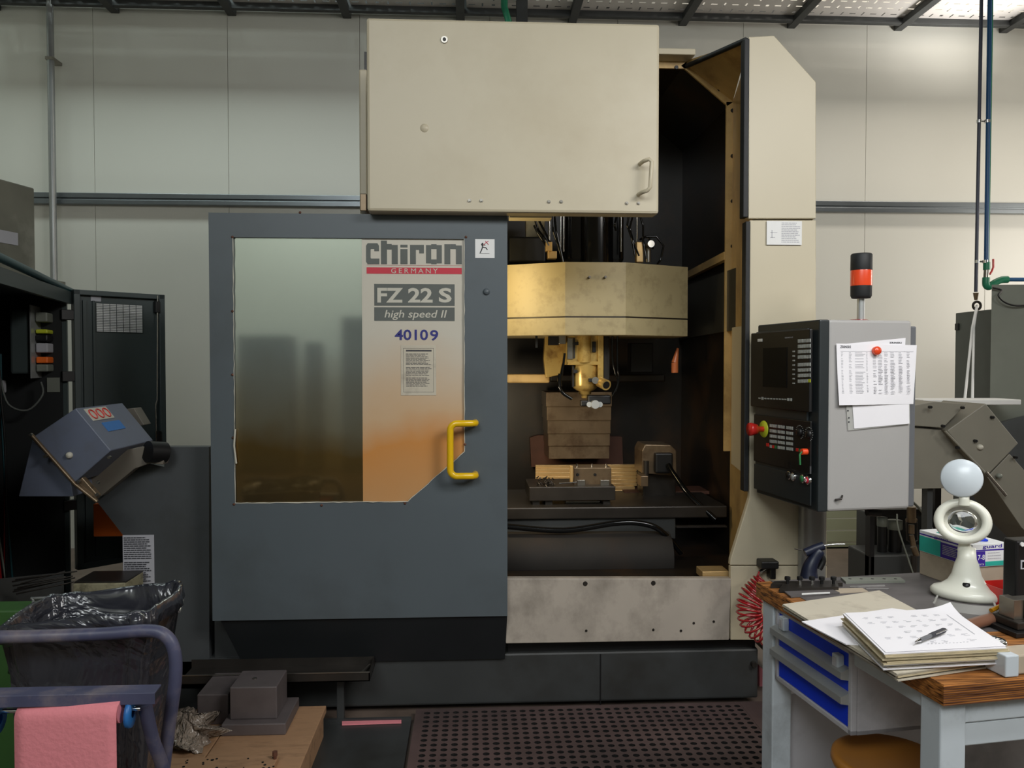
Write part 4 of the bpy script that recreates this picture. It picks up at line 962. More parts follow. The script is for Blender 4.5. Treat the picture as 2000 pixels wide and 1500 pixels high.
for r_, yy in enumerate((666, 676.5, 687, 697.5, 712.5, 723, 733.5, 744.5)):
    for c in range(5):
        a = 1559+c*5.1; mbx = ky if (r_ == 7 and c == 4) else kb
        fpx(mbx, pf2, a, yy-3.3-c*.25, a+4.0, yy+3.3-c*.25, 0, .002)
for i in range(8): fpx(kb, pf2, 1548.5, 685+i*8.9, 1552.5, 687.6+i*8.9, 0, .002)
for i in range(12):
    a = 1482+i*5.6; fpx(kb, pf2, a, 776.5+i*.25-(1.5 if i in (1, 10, 11) else 0), a+3.4, 779+i*.25+(1.5 if i in (1, 10, 11) else 0), 0, .002)
kb.build('key_field', 'key', t); ky.build('yellow_key', 'lime', t)
kb = MB(); kr = MB(); kg = MB()
for r_ in range(5):
    for g_, x0_ in enumerate((1504, 1519.5, 1536)):
        for c in range(3):
            a = x0_+c*4.7; yy = 831+r_*10.2+(a-1504)*.13; dst = kb
            if r_ == 4 and g_ == 0: dst = (kb, kr, kg)[c]
            fpx(dst, pf3, a, yy-3.2, a+3.6, yy+3.2, 0, .002)
fpx(kr, pf3, 1498, 865, 1502, 872, 0, .004); fpx(kr, pf3, 1556, 875, 1560, 882, 0, .004); fpx(kg, pf3, 1561.5, 876, 1565.5, 883, 0, .004)
kb.build('machine_keys', 'key', t); kr.build('red_keys', 'red', t); kg.build('green_keys', 'green_btn', t)
pn = -pex
for a, b in ((1562, 844), (1580, 848)):
    u_, v_ = fuv(pf3, a, b); c_ = pf3 @ V((u_, v_, 0)); dl_ = MB().lathe([(.017, 0), (.017, .004), (.012, .010), (0, .010)], c_, pn, 20).build('override_dial', 'black', t)
    mb = MB()
    for q in range(14):
        a_ = q*2*PI/14*.8-.4; w_ = c_+(pey*math.cos(a_)+ZV*math.sin(a_))*.026; mb.cyl(w_, w_+pn*.001, .0016, seg=6)
    mb.build('dial_marks', 'key', t)
# emergency stop
u_, v_ = fuv(pf3, 1492, 838); c_ = pf3 @ V((u_, v_, 0))
MB().lathe([(0, .004), (.034, .004), (.036, 0)], c_, pn).build('emergency_collar', 'lime', t)
MB().lathe([(.012, .0), (.012, .03), (.022, .034), (.028, .06), (.027, .068), (0, .07)], c_, pn).build('emergency_button', 'red', t)
pf4 = pf.copy(); pf4.translation = pf.translation-pex*.028
for a, b, m_ in ((1543, 928, 'black'), (1551, 931, 'aluminium'), (1570, 935, 'green_btn'), (1580, 938, 'ink_red')):
    u_, v_ = fuv(pf4, a, b); c_ = pf4 @ V((u_, v_, 0))
    MB().lathe([(.017, 0), (.017, .008), (.013, .009)], c_, pn, 20).build('button_ring', 'chrome', t); MB().lathe([(.013, .006), (.012, .012), (0, .013)], c_, pn, 20).build('push_button', m_, t)
    fbox(MB(), pf4, u_-.014, u_+.014, v_+.026, v_+.055, 0, .002).build('button_legend', 'cab_grey' if 0 else 'pendant_edge', t)
u_, v_ = fuv(pf4, 1580, 938); c_ = pf4 @ V((u_, v_, .014)); MB().tube([c_+(pey*math.cos(z*PI/4)*.004+ZV*math.sin(z*PI/4)*.006) for z in range(8)], .0012, 5, True).build('zero_mark', 'white', t)
u_, v_ = fuv(pf3, 1576, 882); c_ = pf3 @ V((u_, v_, 0)); MB().cyl(c_, c_+pn*.022, .012).build('key_switch', 'orange_lens', t)
tag(MB().tube([c_+pn*.02, c_+pn*.03-ZV*.01, c_+pn*.028-ZV*.05], .004, 6).build('cabinet_key', 'green_btn'), 'green tagged key hanging from the orange key switch', 'key')
u_, v_ = PV(1600, 985)
mb = MB(pm); mb.tube([(.06, -.004, pz0+.045), (.075, -.02, pz0+.05), (.09, -.004, pz0+.06)], .004, 6); mb.build('latch', 'steel_dark', t)
# post
pc = U(1586, 1050, 3.42); pc = V((pc.x, pc.y, 0)); pr = .058
MB().cyl(V((pc.x, pc.y, .02)), V((pc.x, pc.y, pz0+.005)), pr, seg=28).build('post', 'pipe_grey', t)
MB().box(pc.x-.1, pc.x+.1, pc.y-.1, pc.y+.02, 0, .02, .003).build('foot_plate', 'base_dark', t)
MB(pm).box(.05, .3, .1, pw-.03, pz0-.02, pz0, .003).build('mounting_bracket', 'pendant_edge', t)
MB(pm).tube([(.27, .1, pz0-.03), (.33, .1, pz0-.035)], .014, 8).build('cable_gland', 'black', t)
# stack light
sx = c2w((1680-1000)/F_PX*3.18, 3.18); k = 3.18/F_PX
t = thing('signal_light', 'black and orange signal tower light on top of the control cabinet', 'signal light', (sx.x, sx.y, pz1))
def zs_(py): return 1.55+(709.4-py)*k
MB().cyl((sx.x, sx.y, pz1), (sx.x, sx.y, zs_(582)), 7.2*k, seg=20).build('stem', 'aluminium', t)
MB().lathe([(0, zs_(584)), (17*k, zs_(583)), (19.5*k, zs_(578)), (19.7*k, zs_(559))], (sx.x, sx.y, 0)).build('lower_housing', 'rubber', t)
MB().lathe([(19.7*k, zs_(559)), (19.9*k, zs_(558)), (19.9*k, zs_(530)), (19.7*k, zs_(529))], (sx.x, sx.y, 0)).build('orange_lens', 'orange_lens', t)
MB().lathe([(19.7*k, zs_(529)), (20*k, zs_(528)), (19.8*k, zs_(499)), (18*k, zs_(496.5)), (0, zs_(496))], (sx.x, sx.y, 0)).build('upper_housing', 'rubber', t)
MB().lathe([(0, .012), (15*k, .01), (25*k, .002), (26*k, 0)], (sx.x-.01, sx.y, pz1), seg=20).build('base_gasket', 'red_hose', t)
# papers on grey face
gf = frame(Np+ZV*pz0-pey*.004, pex, ZV)
def sheet(name, label, corners, m, off, seed, curl=.01, group=None):
    q = [fuv(gf, *c) for c in corners]    # bl, br, tr, tl
    O = gf @ V((q[0][0], q[0][1], off)); 
    nx, ny = 10, 12; mb_ = MB(); top = []
    rn = random.Random(seed)
    for s_ in (0, .0012):
        for j in range(ny+1):
            for i in range(nx+1):
                u, v = i/nx, j/ny
                a = (1-u)*(1-v)*q[0][0]+u*(1-v)*q[1][0]+u*v*q[2][0]+(1-u)*v*q[3][0]; b = (1-u)*(1-v)*q[0][1]+u*(1-v)*q[1][1]+u*v*q[2][1]+(1-u)*v*q[3][1]
                z = off+s_+curl*((1-v)**2*(.5+.5*math.sin(u*4+seed)))
                top.append(gf @ V((a, b, z)))
    W = nx+1; kk = W*(ny+1); fs = []
    for j in range(ny):
        for i in range(nx):
            f = [j*W+i, j*W+i+1, (j+1)*W+i+1, (j+1)*W+i]; fs += [[kk+q_ for q_ in f], f[::-1]]
    mb_.add(top, fs, True)
    return mb_, q
t = thing('production_list', 'white printed list held by an orange magnet on the control cabinet', 'paper', tuple(gf @ V((.2, .3, .01))))
mb, q = sheet('s', '', [(1635, 791), (1782, 789), (1789, 674), (1632, 671)], 'paper', .004, 1); mb.build('sheet', 'paper', t)
pf5 = gf.copy(); pf5.translation = gf @ V((0, 0, .0165))
mb = MB(); zz_ = 0
rnt = random.Random(3)
for c, (a, wd) in enumerate(((1641, 4), (1656, 6), (1668, 20), (1690, 3), (1703, 7), (1713, 9), (1725, 7), (1737, 9), (1753, 8), (1769, 6))):
    for r_ in range(28):
        yy = 689+r_*2.9
        if rnt.random() < .1: continue
        u0, v0 = fuv(gf, a, yy+.5); u1, v1 = fuv(gf, a+wd*rnt.uniform(.6, 1), yy-.4)
        cz = .0056+.01*((1-(v0-q[0][1])/(q[3][1]-q[0][1]))**2)
        fbox(mb, gf, u0, u1, v0, v1, cz, cz+.0004)
fpx(mb, gf, 1640, 686, 1782, 687.2, .0056, .006)
mb.build('list_print', 'ink_light', t)
u0, v0 = fuv(gf, 1639, 680); u1, v1 = fuv(gf, 1660, 675); text(MB(), gf, 'ZRINSKI', u0, v0, u1, v1, z=.0056, bold=.015).build('heading', 'ink', t)
tag(MB().lathe([(0, .02), (.014, .019), (.017, .012), (.015, 0)], gf @ V((*fuv(gf, 1707, 685), .007)), gf.to_3x3().col[2], 16).build('magnet', 'orange_lens'), 'round orange magnet pinning the printed list', 'magnet')
t = thing('rear_sheet', 'white sheet peeking out above the printed list', 'paper', tuple(gf @ V((.2, .4, 0))))
mb, q = sheet('s', '', [(1640, 720), (1766, 700), (1768, 660), (1636, 673)], 'paper', .001, 2, 0.); mb.build('sheet', 'paper', t)
mb = MB(); u0, v0 = fuv(gf, 1736, 671); u1, v1 = fuv(gf, 1760, 668); text(mb, gf, 'ZRINSKI', u0, v0, u1, v1, z=.0026, bold=.02).build('heading', 'ink', t)
t = thing('plastic_sleeve', 'clear punched sleeve with a sheet hanging below the printed list', 'sleeve', tuple(gf @ V((.2, .2, 0))))
mb, q = sheet('s', '', [(1656, 841), (1776, 828), (1776, 760), (1650, 764)], 'clear', .001, 4, .002); mb.build('sleeve', 'clear_plastic', t)
mb, q = sheet('s', '', [(1667, 837), (1774, 827), (1774, 760), (1662, 764)], 'paper', .003, 4, .002); mb.build('inner_sheet', 'paper', t)
mb = MB()
for a, b in ((1655, 802), (1657, 816), (1657, 824)): mb.cyl(gf @ V((*fuv(gf, a, b), .003)), gf @ V((*fuv(gf, a, b), .0045)), .003, seg=8)
mb.split('punch_hole', 'ink', t)

# ---- workbench
Zb = .85
C0 = c2w(.94, 1.71); an = math.radians(11)-YAW
bex = V((math.cos(an), math.sin(an), 0)); bey = V((-math.sin(an), math.cos(an), 0))
bm_ = Matrix((bex, bey, ZV)).transposed().to_4x4(); bm_.translation = C0
t = thing('workbench', 'workbench with thick laminated wooden top and grey steel legs', 'workbench', tuple(C0+bex*.6+bey*.4))
BL, BW = 1.3, .83
tp = MB(bm_).box(0, BL, 0, BW, Zb-.048, Zb-.002, .0015).build('worktop', 'wood_edge', t)
MB(bm_).box(.001, BL-.001, .001, BW-.001, Zb-.004, Zb-.0005, .0003).build('worktop_veneer', 'wood_top', t)
MB(bm_).ext([(.004, .3, Zb-.0008), (BL-.002, .22, Zb-.0008), (BL-.002, BW-.003, Zb-.0008), (.05, BW-.003, Zb-.0008), (.045, .6, Zb-.0008)], (0, 0, .0018)).build('rubber_mat', 'bench_rubber', t)
mb = MB()
for i in range(9): z_ = Zb-.046+i*.005; mb.mx = bm_; mb.box(-.0008, BL, -.0008, .0, z_, z_+.0012)
mb.build('laminate_lines', 'rust', t)
for (a, b) in ((.01, .02), (.01, BW-.09), (BL-.08, .02), (BL-.08, BW-.09)): MB(bm_).box(a, a+.065, b, b+.065, 0, Zb-.048, .004).build('leg', 'frame_grey', t)
ap = MB(bm_); ap.box(.075, BL-.08, .03, .06, Zb-.105, Zb-.048, .003); ap.box(.075, BL-.08, .035, .06, Zb-.16, Zb-.107, .003); ap.box(.02, .06, .08, BW-.09, Zb-.09, Zb-.05, .003); ap.build('apron', 'frame_grey', t)
MB(bm_).box(.075, BL-.08, BW-.05, BW-.03, .1, .5, .003).build('rear_panel', 'frame_side', t)
# drawer unit
t = thing('drawer_unit', 'small grey drawer block with blue drawers hanging under the bench', 'drawer unit', tuple(C0+bex*.2+bey*.5+ZV*.58))
e0, e1 = .345, .73
dz0, dz1 = .575, Zb-.049
mb = MB(bm_); mb.box(.03, .6, e0, e0+.012, dz0, dz1); mb.box(.03, .6, e1-.012, e1, dz0, dz1); mb.box(.03, .6, e0, e1, dz1-.01, dz1); mb.box(.03, .6, e0, e1, dz0, dz0+.01); mb.box(.59, .6, e0, e1, dz0, dz1)
mb.box(.012, .03, e0, e0+.014, dz0, dz1, .002); mb.box(.012, .03, e1-.014, e1, dz0, dz1, .002); mb.box(.012, .03, e0, e1, dz0, dz0+.014, .002); mb.box(.012, .03, e0, e1, dz1-.014, dz1, .002); mb.build('housing', 'frame_side', t)
for i, (za, zb_) in enumerate(((.72, .786), (.655, .717), (.59, .652))):
    dro = MB(bm_).box(.016, .5, e0+.016, e1-.016, za, zb_, .002).build('drawer', 'blue', t)
    if i < 2: MB(bm_).ext([(.016, e0+.01, za-.004), (-.012, e0+.01, za+.002), (-.012, e0+.01, za+.02), (.016, e0+.01, za+.03)], (0, e1-e0-.02, 0)).build('handle', 'aluminium', dro)
for b_, z_ in ((e0+.05, .755), (e1-.06, .768)):
    MB(bm_).box(-.004, .016, b_-.014, b_+.014, z_-.02, z_+.02, .003).build('hasp', 'frame_grey', t); MB(bm_).box(-.006, -.003, b_-.008, b_+.008, z_-.012, z_+.012).build('hasp_recess', 'frame_side', t)
# stool
t = thing('stool', 'round yellow brown stool seat tucked under the bench', 'stool', tuple(G(1738, 1475, .5)-ZV*.5))
c_ = G(1738, 1478, .5)
MB().lathe([(0, -.008), (.12, -.006), (.135, 0), (.145, -.004), (.148, -.02), (.142, -.034), (0, -.036)], c_, seg=40).build('seat', 'stool', t)
MB().cyl(c_-ZV*.036, c_-ZV*.4, .022).build('column', 'steel_dark', t)
for i in range(5): a_ = 2*PI*i/5; MB().tube([c_-ZV*.38, c_+V((math.cos(a_)*.24, math.sin(a_)*.24, -.47))], .013, 8).build('leg', 'steel_dark', t)
# paper piles
def slab(pts, z0, z1, name, m, par, b=0.):
    return MB().ext([V((p.x, p.y, z0)) for p in pts], (0, 0, z1-z0), b).build(name, m, par)
fz = Zb+.001
folder = [G(1530, 1181, fz+.016), G(1718, 1154, fz+.016), G(1968, 1290, fz+.01), G(1752, 1322, fz+.01)]
t = thing('open_folder', 'stained cardboard folder lying open under the paper stack', 'folder', tuple(sum(folder, V())/4))
cen = sum(folder, V())/4
rn = random.Random(6)
for i in range(5):
    sc = 1+rn.uniform(-.02, .012); of = V((rn.uniform(-.004, .004), rn.uniform(-.004, .004), 0))
    slab([cen+(p-cen)*sc+of for p in folder], fz+i*.0036, fz+i*.0036+.0028, 'leaf', ('paper_old', 'paper_grey', 'paper_edge', 'paper_old', 'paper_old')[i], t)
pg = [G(1566, 1214, fz+.02), G(1742, 1188, fz+.02), G(1800, 1196, fz+.02), G(1960, 1262, fz+.02), G(1720, 1260, fz+.02), G(1652, 1258, fz+.02), G(1640, 1252, fz+.02)]
tag(slab(pg, fz+.0178, fz+.0205, 'blank_page', 'paper', None), 'blank white page between the folder and the printed stack', 'paper')
st_ = [G(1650, 1196, .912), G(1852, 1188, .912), G(1966, 1261, .912), G(1730, 1273, .912)]
t = thing('paper_stack', 'thick stack of dog-eared papers with a printed top sheet on the bench', 'paper stack', tuple(sum(st_, V())/4))
cen = sum(st_, V())/4
nl = 12; z_0 = fz+.0207; dz = (.91-z_0)/nl
for i in range(nl):
    sc = 1.01+rn.uniform(-.02, .02); of = V((rn.uniform(-.006, .006), rn.uniform(-.004, .003), 0))
    slab([cen+(p-cen)*sc+of for p in st_], z_0+i*dz, z_0+i*dz+dz*.82, 'paper_bundle', ('paper_grey', 'paper_edge', 'paper_old', 'paper_grey', 'paper_edge', 'paper')[rn.randrange(6) if i < 9 else 5 if i == 11 else 1], t)
O = V((st_[3].x, st_[3].y, .91)); sfm = frame(O, (st_[2]-st_[3]), ZV.cross(st_[2]-st_[3]))
W_, H_ = (st_[2]-st_[3]).length, (st_[0]-st_[3]).length
shx = (st_[0]-st_[3]).dot(sfm.to_3x3().col[0])
def shear_frame(u, v): return u*W_+shx*v, v*abs((st_[0]-st_[3]).dot(sfm.to_3x3().col[1]))
def on_top(mb, u, v, w_, h_):
    x, y = shear_frame(u, v); fbox(mb, sfm, x, x+w_, y, y+h_, .0012, .0016)
ts = MB(); cs = [sfm @ V((*shear_frame(a, b), 0)) for a, b in ((0, 0), (1, 0), (1, 1), (0, 1))]
N_ = 12; vs = []
for j in range(N_+1):
    for i in range(N_+1):
        u, v = i/N_, j/N_; p = cs[0].lerp(cs[1], u).lerp(cs[3].lerp(cs[2], u), v); p.z += .0008+.03*max(0, (u+v-1.7))**2*6; vs.append(p)
ts.add(vs+[p-ZV*.0007 for p in vs], [[j*(N_+1)+i, j*(N_+1)+i+1, (j+1)*(N_+1)+i+1, (j+1)*(N_+1)+i] for j in range(N_) for i in range(N_)], True); ts.build('top_sheet', 'paper', t)
mb = MB(); rn = random.Random(1)
for c in range(7):
    for r_ in range(6):
        if rn.random() < .25: continue
        for q in range(3): on_top(mb, .1+c*.11+rn.random()*.02, .15+r_*.13+q*.018, .008+.010*rn.random(), .0006)
for i in range(24): on_top(mb, .88+.0*i, .3+i*.022, .0022, .0035)
for i in range(12): on_top(mb, .4+i*.03, .12+.01*rn.random(), .004, .0014)
mb.build('sheet_print', 'ink_light', t)
p0, p1 = G(1787, 1254, .92), G(1846, 1230, .92); dirp = (p1-p0).normalized(); L_ = (p1-p0).length
t = thing('pen', 'grey ballpoint pen with silver tip on the printed stack', 'pen', tuple(p0))
MB().lathe([(.0008, 0), (.0015, .003), (.004, L_*.13), (.0045, L_*.15)], p0, dirp, 14).build('tip', 'chrome', t)
MB().lathe([(.0045, L_*.15), (.0048, L_*.5), (.0048, L_*.52)], p0, dirp, 14).build('grip', 'pendant_edge', t)
MB().lathe([(.0055, L_*.5), (.006, L_*.55), (.006, L_*.95), (.004, L_), (0, L_)], p0, dirp, 14).build('barrel', 'ink', t)
MB().tube([p0+dirp*L_*.6+V((.002, -.006, .003)), p0+dirp*L_*.97+V((.002, -.006, .003))], .0015, 6).build('clip', 'chrome', t)
# magnifier lamp
bz = Zb+.002
lc = G(1887, 1166, bz); dL = (lc-CAM).dot(FW); k = dL/F_PX
t = thing('magnifier_lamp', 'white table magnifier with oval ring and open round lid', 'magnifier', tuple(lc))
def zl(py): return CAM.z+(709.4-py)*k
toC = V((-lc.x, -lc.y, 0)).normalized(); sdv = toC.cross(ZV)*-1
MB().lathe([(0, 0), (58*k, .0), (63*k, .008), (63*k, .018), (58*k, .026), (44*k, .034), (33*k, .048), (26*k, .068), (21*k, .10), (17*k, zl(1090)-bz), (15*k, zl(1068)-bz), (0, zl(1066)-bz)], lc, seg=40, sy=.72, side=sdv).build('stand', 'lamp_plastic', t)
MB().lathe([(0, .004), (6*k, .003), (7*k, 0)], lc+toC*.036+ZV*.046, toC+ZV*1.5, 16).build('switch', 'black', t)
rc = V((lc.x, lc.y, zl(1018)))-sdv*(-4*k)+toC*.01
rc = on(1880, 1018, rc, toC)
tilt_n = (toC+ZV*.25).normalized()
rp = []
for i in range(16):
    a_ = 2*PI*i/16; rp.append((41*k+9*k*math.cos(a_), 8*k*math.sin(a_)))
rp.append(rp[0])
MB().lathe(rp, rc, tilt_n, 48, sx=1., sy=.88, side=sdv).build('ring', 'lamp_plastic', t)
MB().lathe([(0, .004), (20*k, .003), (33.5*k, 0), (20*k, -.003), (0, -.004)], rc, tilt_n, 32, sx=1., sy=.86, side=sdv).build('lens', 'glass', t)
hz = on(1883, 976, rc, toC); MB().lathe([(10*k, -.016), (9*k, .0), (9*k, .014), (0, .014)], hz, (0, 0, 1), 16, sy=.6, side=sdv).build('hinge', 'lamp_plastic', t)
mb = MB().lathe([(13*k, -.012), (10*k, .01), (0, .012)], on(1884, 1068, lc, toC), (0, 0, 1), 16, sy=.7, side=sdv); mb.build('neck_joint', 'lamp_plastic', t)
dc = on(1878, 934, rc, toC); dn_ = (toC+ZV*.12).normalized()
MB().lathe([(0, .006), (34.5*k, .005), (37*k, .001), (36*k, -.004), (0, -.006)], dc, dn_, 40, sx=1., sy=1., side=sdv).build('lid', 'lamp_cover', t)
# glove boxes
def wbox(name, label, d0, d1, pn_, pfar, wid, z0, z1, m):
    A_ = c2w((pn_-1000)/F_PX*d0, d0); B_ = c2w((pfar-1000)/F_PX*d1, d1); ey_ = (B_-A_).normalized(); ex_ = V((ey_.y, -ey_.x, 0)); mm = Matrix((ex_, ey_, ZV)).transposed().to_4x4(); mm.translation = A_
    return A_, B_, ex_, ey_, mm
A_, B_, ex_, ey_, mm = wbox('', '', 2.40, 2.62, 1905, 1800, .12, 0, 0, '')
lb_ = (B_-A_).length
zg0 = Zb+.078; zg1 = zg0+.07
t = thing('carton', 'plain beige carton under the glove box', 'box', tuple(A_+ZV*Zb))
MB(mm).box(.002, .135, .004, lb_+.0, Zb+.001, zg0-.001, .002).build('carton_body', 'carton', t)
t = thing('glove_box', 'teal and violet glove box stacked on the beige carton', 'box', tuple(A_+ZV*zg0))
MB(mm).box(0, .125, 0, lb_, zg0, zg1, .001).build('box_body', 'box_white', t)
f1 = frame(B_+ZV*zg0, -ey_, ZV); f2 = frame(A_+ZV*zg0, ex_, ZV)
fbox(MB(), f1, .001, lb_*.42, .002, .052, 0, .0006).build('teal_print', 'teal', t)
fbox(MB(), f1, lb_*.42, lb_-.001, .002, .05, 0, .0006).build('violet_print', 'violet', t)
fbox(MB(), f1, .001, lb_-.001, .056, .06, 0, .0006).build('violet_stripe', 'violet', t)
lines(MB(), f1, lb_*.46, .012, lb_*.75, .044, 6, .0007, 4).build('small_print', 'ink_light', t)
text(MB(), f1, 'guard', lb_*.3, .054, lb_*.56, .066, z=.0008, bold=.01).build('brand_lettering', 'violet', t)
fbox(MB(), f2, .0, .045, .002, .048, 0, .0006).build('violet_end', 'violet', t)
text(MB(), f2, '7-8', .018, .022, .043, .038, z=.0007, bold=.01).build('size_lettering', 'box_white', t)
text(MB(), f2, 'ers', .02, .006, .04, .011, z=.0007).build('size_lettering', 'box_white', t)
fbox(MB(), f2, .046, .124, .002, .016, 0, .0006).build('teal_end', 'teal', t)
text(MB(), f2, 'guard', .035, .054, .105, .068, z=.0003, bold=.01).build('brand_lettering', 'violet', t)
fbox(MB(), f2, .0, .124, .049, .053, 0, .0006).build('violet_line', 'violet', t)
lines(MB(), f2, .055, .02, .11, .046, 3, .0, 2, .3).build('small_print', 'ink_light', t)
MB(mm).box(.02, .09, .05, lb_-.05, zg1, zg1+.0008).build('top_print', 'teal', t)
mb = MB(); rn = random.Random(3); c_ = mm @ V((.06, .06, zg1+.006))
mb.tube([c_+V((.02*math.cos(i*1.3), .03*math.sin(i*.9), .004*math.sin(i*2))) for i in range(10)], .006, 7); tag(mb.build('blue_glove', 'blue'), 'blue rubber glove end sticking out of the glove box', 'glove')
# black instrument at right edge
t = thing('instrument', 'tall black instrument with small display at the right edge of the bench', 'instrument', tuple(G(2005, 1160, Zb)))
q0 = c2w((1992-1000)/F_PX*2.2, 2.2); mi = Matrix((bex, bey, ZV)).transposed().to_4x4(); mi.translation = q0
MB(mi).box(0, .16, 0, .05, Zb+.001, 1.055, .006).build('case', 'black', t)
MB(mi).box(.012, .06, -.002, .0, .975, 1.0).build('display_frame', 'ink_light', t); MB(mi).box(.016, .056, -.003, .0, .979, .996).build('display', 'black_gloss', t)
c_ = mi @ V((.015, 0, 1.045)); MB().cyl(c_, c_-bey*.004, .006).build('indicator', 'white', t)
c_ = mi @ V((.03, 0, .95)); MB().cyl(c_, c_-bey*.004, .004).build('indicator', 'green_btn', t)
# red tray, steel block, base
def bl(px, py, z): return bm_.inverted() @ G(px, py, z)
p = bl(1985, 1196, Zb)
t = thing('red_tray', 'shallow red plastic tray behind the steel block at the right edge', 'tray', tuple(bm_ @ p))
mb = MB(bm_); x_, y_ = p.x, p.y; mb.box(x_, x_+.16, y_+.04, y_+.043, Zb+.001, Zb+.05); mb.box(x_, x_+.16, y_+.14, y_+.143, Zb+.001, Zb+.05); mb.box(x_, x_+.003, y_+.04, y_+.143, Zb+.001, Zb+.05); mb.box(x_, x_+.16, y_+.04, y_+.143, Zb+.001, Zb+.004); mb.build('tray', 'red', t)
p = bl(1980, 1236, Zb); x_, y_ = p.x, p.y
t = thing('black_pad', 'black rubber pad under the steel fixture at the right edge', 'pad', tuple(bm_ @ p)); MB(bm_).box(x_-.03, x_+.14, y_-.04, y_+.07, Zb+.001, Zb+.014, .002).build('pad', 'black', t)
t = thing('steel_fixture', 'small brushed steel fixture block with an upright pin', 'fixture', tuple(bm_ @ p))
MB(bm_).box(x_-.012, x_+.12, y_-.025, y_+.06, Zb+.0145, Zb+.034, .003).build('foot', 'steel_dark', t)
MB(bm_).box(x_+.0, x_+.028, y_+.0, y_+.05, Zb+.034, Zb+.085, .001).build('block', 'steel', t); MB(bm_).box(x_+.04, x_+.09, y_+.0, y_+.05, Zb+.034, Zb+.08, .001).build('block', 'steel', t)
MB(bm_).cyl((x_+.034, y_-.008, Zb+.034), (x_+.034, y_-.008, Zb+.13), .0035, seg=10).build('pin', 'chrome', t)
# clamp block + dial at front right
p = bl(1964, 1325, Zb); x_, y_ = p.x, p.y
t = thing('toolmaker_block', 'clear worn plastic block at the front right of the bench', 'block', tuple(bm_ @ p))
MB(bm_).box(x_, x_+.035, y_+.0, y_+.06, Zb+.001, Zb+.05, .003).build('side_plate', 'frame_grey', t); MB(bm_).box(x_+.036, x_+.12, y_+.01, y_+.07, Zb+.001, Zb+.045, .004).build('body', 'carton', t)
c_ = bm_ @ V((x_+.04, y_+.085, Zb+.052)); t = thing('dial_gauge', 'round dial gauge with chrome rim lying behind the plastic block', 'gauge', tuple(c_)); MB().lathe([(0, -.05), (.03, -.05), (.032, 0), (.03, .004), (.027, .004)], c_, ZV, 28).build('bezel', 'chrome', t); MB().lathe([(0, .002), (.027, .002)], c_, ZV, 28).build('dial_face', 'white', t)
mb = MB()
for i in range(12): a_ = i*PI/6; q = V((math.cos(a_), math.sin(a_), 0)); mb.tube([c_+q*.018+ZV*.003, c_+q*.024+ZV*.003], .001, 5)
mb.build('dial_marks', 'ink', t)
# file handle
p0, p1 = G(1850, 1232, Zb+.018), G(1938, 1208, Zb+.018)
t = thing('file_handle', 'turned reddish wooden tool handle with metal ferrule beside the lamp', 'tool', tuple(p0)); d_ = (p1-p0).normalized(); L_ = (p1-p0).length
MB().lathe([(0, 0), (.01, .004), (.014, L_*.3), (.015, L_*.7), (.015, L_)], p0, d_, 20).build('grip', 'brown_roll', t); MB().lathe([(.0155, L_), (.0155, L_+.03), (.006, L_+.034), (0, L_+.06)], p0, d_, 20).build('ferrule', 'aluminium', t)
# safety glasses
c_ = G(1885, 1196, Zb+.02); t = thing('safety_glasses', 'clear safety glasses with amber tips in front of the magnifier', 'glasses', tuple(c_))
P = [c_+sdv*(.075*math.sin(a_))+toC*(.035*math.cos(a_)-.01)+ZV*.004 for a_ in [x*PI/12-PI/2 for x in range(13)]]
mb = MB(); vs = P+[p+ZV*.024-toC*.004 for p in P]; vs2 = [v-toC*.0015 for v in vs]
mb.add(vs, [[i, i+1, 13+i+1, 13+i] for i in range(12)], True); mb.build('lens_shield', 'clear_plastic', t)
for s_ in (-1, 1): MB().tube([c_+sdv*(.075*s_)+ZV*.015, c_+sdv*(.07*s_)-toC*.09+ZV*.012], .003, 6).build('temple', 'clear_plastic', t)
MB().tube([c_+sdv*.06+ZV*.02+toC*.02, c_+sdv*.08+ZV*.026-toC*.01], .006, 8).build('amber_tip', 'amber', t)
# flat tools at the rear left of the bench
def flat(name, label, cat, pts, h_, m, z=Zb+.0012):
    q = [G(a, b, z+h_) for a, b in pts]; return tag(MB().ext([V((v.x, v.y, z)) for v in q], (0, 0, h_)).build(name, m), label, cat)
t = thing('bolt_bar', 'dark steel bar holding a row of upright bolts at the rear of the bench', 'bar', tuple(G(1575, 1140, Zb)))
q = [G(a, b, Zb+.02) for a, b in ((1505, 1137), (1646, 1134), (1640, 1129), (1512, 1131))]
MB().ext([V((v.x, v.y, Zb+.001)) for v in q], (0, 0, .012)).build('bar', 'steel_dark', t)
for i, a in enumerate((1538, 1562, 1586, 1605, 1628)):
    c_ = G(a, 1140, Zb+.013); MB().cyl(c_, c_+ZV*.02, .005, seg=8).build('bolt', 'chrome' if i in (1, 2) else 'black', t); MB().cyl(c_+ZV*.012, c_+ZV*.022, .009, seg=6).build('bolt_head', 'black', t)
flat('steel_bar', 'grey rectangular steel bar lying in front of the row of bolts', 'bar', [(1522, 1150), (1638, 1146), (1636, 1137), (1530, 1139)], .012, 'steel_dark')
flat('bright_rule', 'long thin bright steel rule along the grey bar', 'ruler', [(1521, 1152.5), (1637, 1149), (1637, 1147), (1522, 1150)], .003, 'chrome')
flat('dark_plate', 'small dark plate with a bright strip left of the folder', 'plate', [(1545, 1165), (1640, 1157), (1622, 1149), (1530, 1153)], .004, 'bench_rubber')
flat('short_rule', 'short bright rule lying on the small dark plate', 'ruler', [(1566, 1160.5), (1621, 1158), (1621, 1156), (1566, 1158.5)], .002, 'white', Zb+.0056)
flat('carton_scrap', 'flat grey carton scrap behind the open folder', 'card', [(1640, 1158), (1696, 1155), (1684, 1148), (1625, 1149)], .002, 'carton')
